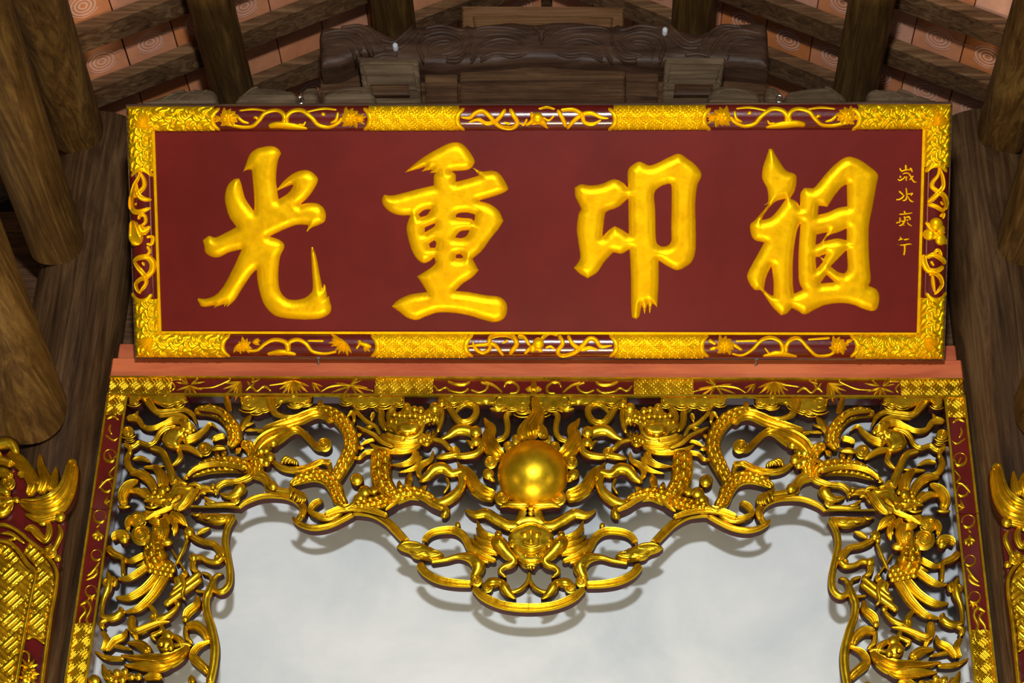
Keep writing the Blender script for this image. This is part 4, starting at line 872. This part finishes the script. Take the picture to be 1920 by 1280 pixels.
def stail(q):
    SS(q, 'A', [('v', '235,55,60 290,130,66 360,205,50 480,200,44 600,188,44 680,238,40 712,315,18'), ('g', '370,245,20 500,232,44 600,250,44 650,290,24'), ('g', '80,262,44 180,268,56 240,338,46 330,350,46 430,312,50 520,282,64 650,330,40'), ('v', '55,492,36 130,522,40 200,482,40 280,502,40 340,470,40 380,402,44 440,352,46 530,330,30'),
                ('g', '590,465,90 690,440,66 780,372,44 840,312,34 905,355,8'), ('v', '545,535,44 570,600,44 540,650,38 485,692,14'), ('g', '550,515,40 650,532,56 720,572,46 765,612,14'), ('g', '190,190,8 160,240,40 90,250,30'), ('g', '560,290,40 640,350,70 700,340,40', {'lz': .016}), ('r', '600,330,30 620,300,34 640,270,14', {'lz': .02}), ('g', '860,480,30 900,450,50 980,430,50', {'lz': .01}), ('r', '850,560,30 900,540,50 990,540,30', {'lz': .01})])
    q.poly('A', '395,455 450,362 560,332 700,330 722,385 640,432 582,462 565,545 500,542 430,512', .02, 50); q.curl('A', 785, 540, 66, 1.5, 0, 1, lz=.004)
    for x, y, r in ((600, 370, 30), (660, 360, 32), (560, 400, 26), (620, 420, 26), (690, 380, 24)): q.ball('A', x, y, r, .8, .018)
def sleg(q):
    SS(q, 'A', [('g', '1235,590,110 1320,490,140 1440,420,136 1560,368,84 1640,372,56 1720,440,54 1800,520,56 1890,530,60'), ('g', '1310,360,40 1460,335,84 1620,285,96 1770,225,84 1870,232,84 1940,300,70', {'lz': .004}), ('v', '1375,80,70 1400,190,66 1450,250,44 1560,272,36 1710,222,20', {'lz': .014}), ('v', '1210,720,60 1195,785,56 1080,832,50 970,842,48 900,885,46 885,950,30'), ('r', '920,935,24 1000,962,56 1075,935,86 1110,885,96 1090,850,40'), ('v', '1195,765,60 1300,782,80 1352,835,76 1372,900,66 1480,925,64 1600,945,64 1670,990,54'), ('v', '1385,640,36 1480,705,50 1600,732,46 1720,722,46 1830,662,46 1925,655,40'), ('r', '780,965,24 840,1010,36 900,1020,20'), ('g', '880,900,40 800,900,50 720,890,40'),
                ('r', '780,1020,20 850,1035,36 960,1030,40 1080,1030,24'), ('g', '1850,1010,40 1780,1040,60 1740,1100,50 1790,1140,50 1900,1160,40', {'lz': .01})])
    q.curl('A', 1865, 505, 66, 1.4, 180, 1, lz=.008); q.curl('A', 1060, 990, 46, 1.3, 90, 1, lz=.004)
    for x, y, r in ((1290, 560, 52), (1295, 640, 48), (1375, 620, 46), (1400, 485, 52), (1340, 560, 40), (1400, 880, 46), (1340, 670, 40), (1290, 530, 36)): q.ball('A', x, y, r, .8, .012)
    for k in range(4):
        q.S('A', 'r', [(1480+30*k, 690-4*k, 24), (1500+30*k, 640+4*k, 34), (1540+26*k, 630+14*k, 30), (1560+18*k, 680+8*k, 12)], lz=.014)
        q.S('A', 'r', [(1600+24*k, 940+8*k, 20), (1630+22*k, 970+6*k, 30), (1630+20*k, 1010+4*k, 26), (1610+22*k, 1030, 10)], lz=.016)
for d_, mir in zip(sn, (False, True)):
    for nm, f_ in (('fin', sfin), ('tail', stail), ('leg', sleg)):
        q = MB(GATE, .03); f_(q); q.obj(nm, GO, d_, mir)
# ---- phoenix head crossing the joint, plumage below
def crestf(q):
    SS(q, 'A', [('r', '290,520,40 400,560,60 460,680,66 500,800,66 505,880,50'), ('g', '112,550,24 88,640,56 122,720,56 190,745,30'), ('v', '140,632,24 220,620,40 300,655,20'), ('v', '235,702,20 330,700,36 420,690,14'), ('g', '105,762,24 210,760,76 300,830,80 345,935,60'), ('g', '320,690,40 385,760,80 400,890,56'), ('g', '105,920,16 200,918,66 290,990,50'), ('g', '190,815,30 100,870,86 48,960,90 70,1050,60'), ('r', '95,500,30 115,560,36 110,600,20'), ('g', '410,720,20 440,800,44 440,900,40'), ('g', '230,880,16 270,920,40 310,980,30')])
element('crest_plume', crestf, tr)
def hd(q):
    q.poly('A', '500,830 560,810 620,850 700,880 745,912 695,972 655,1040 560,1100 470,1104 380,1132 280,1192 300,1120 390,1070 300,1062 250,1022 330,960 420,900 470,930', .012, 22)
    SS(q, 'A', [('g', '545,1108,26 625,1045,60 680,965,62 735,905,20', {'lz': .012}), ('r', '470,1085,18 530,1005,60 575,972,50 622,945,14', {'lz': .012}), ('t', '500,1050,10 555,1000,40 600,965,10', {'lz': .026}), ('g', '255,1195,14 350,1140,34 450,1100,40 520,1075,24', {'lz': .016}), ('r', '505,860,14 540,815,36 582,850,36 640,862,20', {'lz': .012}), ('r', '520,900,16 570,890,36 630,905,36 690,892,20', {'lz': .012}),
                ('g', '240,1022,12 320,1015,36 400,1030,40 460,1010,24', {'lz': .014}), ('r', '245,1062,10 310,1078,24 380,1062,12', {'lz': .012}), ('g', '420,960,20 470,990,40 500,1030,24', {'lz': .014}), ('r', '700,890,30 780,882,36 870,900,24', {'lz': .004}), ('g', '380,1010,16 440,1050,34 460,1090,16', {'lz': .016}), ('r', '640,870,20 700,862,34 760,880,20', {'lz': .01}), ('r', '720,940,16 760,925,34 800,940,20'), ('r', '860,860,16 880,900,36 850,930,20')])
    for x, y, r in ((410, 925, 42), (370, 972, 32), (318, 978, 30), (455, 905, 28), (312, 1048, 18), (340, 935, 26), (400, 975, 22), (280, 1000, 20), (862, 890, 26)): q.ball('A', x, y, r, .9, .014)
    SS(q, 'A', [('g', '430,1120,50 450,1190,66 430,1260,40', {'lz': .006}), ('g', '520,1120,40 590,1165,50 635,1245,8', {'lz': .006}), ('g', '350,1150,30 380,1220,50 350,1290,30', {'lz': .004}), ('g', '480,1120,40 520,1200,50 500,1280,14', {'lz': .008})])
element('phoenix_head', hd, tr)
def jn(q):
    SS(q, 'A', [('f', '650,1052,22 780,1056,22 940,1056,22 1092,1060,22')], cap=False); SS(q, 'A', [('r', '0,1050,24 60,1056,30 120,1050,20'), ('r', '640,1010,14 700,985,30 740,940,20')])
element('joint_bar', jn, tr)
def sb(q):
    SS(q, 'G', [('r', '1240,26,36 1185,120,44 1168,220,46 1185,330,46 1202,440,46 1195,540,46 1145,594,46 1090,580,40 1078,525,36 1105,475,30 1155,462,12'), ('r', '1090,470,20 1075,530,44 1050,590,56 1025,650,54 1028,740,52 1062,860,58 1088,1000,60 1082,1130,58 1050,1290,58')])
    q.poly('G', '905,12 1235,10 1190,78 1110,98 1040,82 960,52', .02, 40)
    for x, y, r in ((960, 20, 34), (1040, 40, 40), (1140, 42, 44)): q.S('G', 'r', [(x-r, y-4, 10), (x-r*.5, y+r*.5, 20), (x+r*.4, y+r*.5, 20), (x+r, y-4, 10)], lz=.018)
def tri(name, f, back=.034, lab=None, rest=None): return element(name, f, sd[-1], sd[1], back=back, label=lab, rest=rest)
tri('scalloped_border', sb)
def vn(q):
    SS(q, 'G', [('v', '1165,335,60 1130,290,54 1080,240,40 1000,222,40 940,195,44 905,172,36'), ('v', '955,172,24 1000,142,34 1055,118,14'), ('r', '888,195,26 850,290,30 798,395,22'), ('r', '765,275,12 815,355,18 872,445,16'), ('r', '1160,325,50 1110,372,44 1045,368,38 990,340,40 932,345,40'), ('r', '932,345,44 928,420,46 985,465,30'),
                ('r', '990,450,18 1055,478,26 1065,560,20'), ('r', '945,590,20 1060,602,24'), ('g', '965,625,24 955,695,54 890,755,64 868,815,34'), ('g', '870,860,44 950,850,66 1012,900,60 1040,970,40'), ('r', '872,845,30 876,930,36 925,985,24'), ('g', '1070,965,18 965,1010,46 925,1088,52 990,1150,58 1045,1210,40'),
                ('r', '600,690,30 640,755,40 650,800,36'), ('r', '640,808,40 720,785,46 790,735,34 825,680,24'), ('v', '480,775,46 468,850,58 500,900,60 600,862,50 680,832,40 755,820,8'), ('g', '490,895,60 512,980,10'), ('r', '690,840,30 690,895,36 620,928,34 650,960,24'), ('v', '285,260,56 330,310,50 400,345,36 402,410,32 405,480,30'), ('r', '400,340,20 480,365,30 560,330,30'),
                ('r', '285,440,14 300,500,50 290,570,56 262,640,36 245,720,34 250,780,40 320,795,54 385,755,56 380,705,18'), ('r', '255,880,36 240,830,40 290,800,30'), ('g', '325,215,20 350,175,60 420,175,66 440,215,40'), ('r', '300,470,10 345,510,34 330,560,26')])
    q.ball('G', 900, 150, 38, .8, .006); q.ball('G', 880, 185, 22, .8, .008); q.ball('G', 932, 345, 30, .8, .008); q.curl('G', 640, 795, 38, 1.3, 0, 1, lz=.004); q.curl('G', 290, 530, 40, 1.2, 60, 1, lz=.006); q.curl('G', 1120, 350, 34, 1.2, 0, 1, lz=.006); q.ball('G', 870, 805, 26, .8, .006)
tri('vine_scroll', vn)
def scrl(q):
    q.poly('G', '775,485 840,470 868,545 800,600', .014, 30)
    SS(q, 'G', [('r', '725,695,44 860,600,54 995,500,46'), ('r', '755,635,36 860,560,50 985,455,44'), ('r', '780,590,30 850,530,40', {}), ('r', '845,480,24 870,560,30 855,640,24 880,680,16', {'lz': .02}), ('g', '880,440,30 870,480,44 850,500,30', {'lz': .01})], lz=.004)
    q.ball('G', 735, 690, 24, .9, .006); q.ball('G', 815, 690, 24, .8, .006)
tri('book_bundle', scrl)
def ph(q):
    SS(q, 'G', [('s', '650,200,110 640,290,140 655,360,170 700,430,130'), ('r', '640,170,50 640,250,56 645,330,40', {'lz': .02})]); q.ball('G', 720, 420, 80, .5, .0, 70)
    for x in range(5):
        for y in range(3): q.ball('G', 610+38*x+18*(y % 2), 380+34*y+8*x, 24, .8, .016)
    q.curl('G', 520, 62, 66, 1.5, 20, 1, lz=.006); q.curl('G', 545, 182, 80, 1.6, 0, -1, lz=.01); q.curl('G', 665, 160, 36, 1.2, 0, 1, lz=.02)
    q.ball('G', 410, 200, 40, .8, .002); q.ball('G', 720, 225, 60, .5, .002, 34)
ph_ = tri('phoenix', ph, lab='gilded phoenix with long tail feathers', rest='curl')
def fe(q): SS(q, 'G', [('g', '345,640,18 450,642,54 560,582,64 640,500,66 690,420,56'), ('g', '362,500,16 455,492,48 540,442,56 610,390,46'), ('g', '405,752,12 520,722,54 620,632,66 690,532,70 755,420,64'), ('g', '395,372,10 480,362,44 575,318,50'), ('g', '500,405,12 560,390,40 620,350,40')], hk=.45)
def bd(q): SS(q, 'G', [('g', '700,50,60 722,140,70 690,225,60'), ('g', '760,10,50 825,60,56 875,112,8'), ('g', '780,60,40 800,130,44 790,190,10'), ('g', '640,105,50 672,190,56 660,230,30'), ('g', '560,10,40 640,30,50 700,10,40'), ('g', '470,30,30 440,90,44 450,150,30'), ('g', '600,60,40 650,90,50 700,90,40')], lz=.008)
for d_, mir in zip(ph_, (False, True)):
    for nm, f_ in (('tail_feather', fe), ('beard', bd)):
        q = MB(GATE, .03); f_(q); q.obj(nm, GO, d_, mir)
def be(q):
    SS(q, 'G', [('g', '385,1072,12 500,1100,56 620,1112,90 720,1122,110 820,1080,90 900,1005,36'), ('g', '435,985,12 540,1002,66 610,1065,66', {'lz': .006}), ('g', '410,1155,14 560,1165,66 700,1172,66 805,1128,16', {'lz': .008}), ('r', '245,1135,10 278,1220,56 340,1270,66'), ('v', '185,1040,12 280,1092,36 410,1102,30'), ('g', '248,890,30 280,960,46 250,1045,30'), ('g', '432,868,8 410,930,46 340,970,56 278,1045,26'), ('v', '245,1000,20 330,1000,30 470,1032,20'),
                ('g', '860,1030,30 830,960,50 760,920,30'), ('r', '780,1010,30 850,990,40 920,1000,20'), ('g', '560,1250,40 640,1230,66 700,1250,40'), ('r', '900,1290,20 915,1240,40 930,1290,50'), ('g', '330,1240,30 400,1220,50 480,1250,50', {}), ('r', '900,1060,40 960,1110,56 1040,1180,40')])
    q.ball('G', 722, 995, 64, .7, .006); q.ball('G', 738, 930, 44, .7, .006); q.ball('G', 700, 1010, 26, .8, .03); q.ball('G', 770, 1040, 26, .8, .03); q.ball('G', 185, 1262, 46, .7, .0)
    for x, y, r in ((360, 1210, 30), (420, 1200, 28), (400, 1260, 30), (470, 1240, 28), (520, 1240, 30), (350, 1270, 24)): q.ball('G', x, y, r, .8, .008)
    SS(q, 'G', [('r', '280,1270,40 420,1330,60 620,1330,70 860,1330,60 1060,1300,50'), ('r', '300,1180,30 300,1300,50 260,1400,50')])
tri('small_dragon', be)

# ------------------------------------------------------------------ gilded door panels at both edges
DP = Plane((0, -.13, 0), (1, 0, 0), (0, 0, 1), 0.0)
FR = lambda px, py: .006*basket(np.asarray(px)*PXM, np.asarray(py)*PXM*1.12, .062, 3)
for s, side in ((-1, 'left'), (1, 'right')):
    mir = s > 0
    d = empty('gilded_panel', (s*1.75, -.13, 3.6), 'gilded panel with flaming crest and fret pattern at the %s edge' % side, 'panel', 'gilded panels beside the columns')
    def put(name, f, mats=GO, back=.03, par=d, label=None):
        q = MB(DP, back); f(q); return q.obj(name, mats, par, mir, label=label)
    put('backboard', lambda q: q.poly('T', '-260,200 60,60 120,150 240,180 330,330 340,440 322,560 300,690 262,960 215,1290 -260,1290', .004, 20, lz=-.012, step=9), [M_LAC, M_EDGE])
    put('fret_field', lambda q: q.poly('T', '-240,560 0,556 70,588 130,668 178,718 160,810 120,1010 72,1290 -240,1290', .004, 14, step=1.5, fn=FR, ostep=2))
    put('outer_fret', lambda q: q.poly('T', '120,600 150,545 215,600 270,680 284,770 250,940 232,1070 190,1050 138,1050 170,830 196,706', .003, 12, step=1.5, fn=FR, ostep=2))
    put('arch_moulding', lambda q: SS(q, 'T', [('r', '-240,540,24 0,540,24 80,575,24 140,655,24 186,712,24 170,810,24 130,1010,24 82,1290,24'), ('r', '-240,455,20 0,455,20 80,480,20 150,535,20 230,600,20 290,685,20 294,765,20 262,950,20 216,1290,20'), ('r', '136,1052,14 180,1040,16 236,1078,14')], hk=.6))
    def cloudy(q): SS(q, 'T', [('v', '-40,560,16 20,575,24 60,610,24 40,640,20'), ('r', '0,500,8 60,505,24 130,555,10'), ('r', '20,540,8 80,525,20 60,500,10')]); q.curl('T', 20, 610, 36, 1.4, 0, 1); q.curl('T', 70, 640, 24, 1.3, 0, -1)
    put('cloud', cloudy)
    def fmain(q):
        SS(q, 'T', [('g', '100,335,30 190,362,84 280,352,110 340,290,90 370,200,70 378,130,56'), ('g', '210,300,40 240,230,60 215,150,40 208,85,10'), ('g', '265,290,50 285,220,44 292,150,8'), ('g', '90,200,24 140,190,50 175,250,60 150,310,40'), ('g', '40,80,30 90,120,70 150,180,60 200,260,50'), ('g', '130,400,14 200,425,40 280,410,50 320,405,30')], hk=.4); q.curl('T', 378, 140, 26, 1.2, 0, 1, lz=.008); q.ball('T', 312, 415, 30, .7, .004)
    put('flame_crest', fmain)
    def face(q):
        SS(q, 'T', [('r', '-60,60,30 0,40,50 60,40,50 95,95,30'), ('g', '-60,140,30 10,130,44 70,150,40'), ('g', '-60,200,40 20,190,50 70,220,40'), ('r', '-60,290,40 0,280,50 60,300,40'), ('r', '-60,390,40 10,400,44 60,370,30'), ('r', '-40,340,20 30,345,30 75,330,20')], lz=.006)
        q.curl('T', 45, 245, 40, 1.4, 0, 1, lz=.01); q.curl('T', 15, 350, 60, 1.8, 0, 1, lz=.006); q.ball('T', 85, 325, 18); q.ball('T', -30, 110, 50, .7, .004)
    put('beast_face', face)
    def ten(q): SS(q, 'T', [('v', '250,440,20 262,490,34 240,540,30 210,520,40 170,480,40 130,480,14'), ('r', '305,450,10 318,500,26 295,560,24 270,600,30'), ('r', '190,420,14 220,450,26 250,440,14')]); q.curl('T', 262, 600, 36, 1.3, 0, 1, lz=.004); q.ball('T', 300, 630, 20)
    put('tendril', ten)
    def flw(q): q.flower('T', 150, 1240, 50); SS(q, 'T', [('r', '120,1110,10 150,1130,14 150,1180,12'), ('r', '130,1180,10 150,1200,14 180,1190,10')]); q.fan('T', 150, 1200, 200, 340, 5, 50, 18)
    put('gilt_flower', flw)
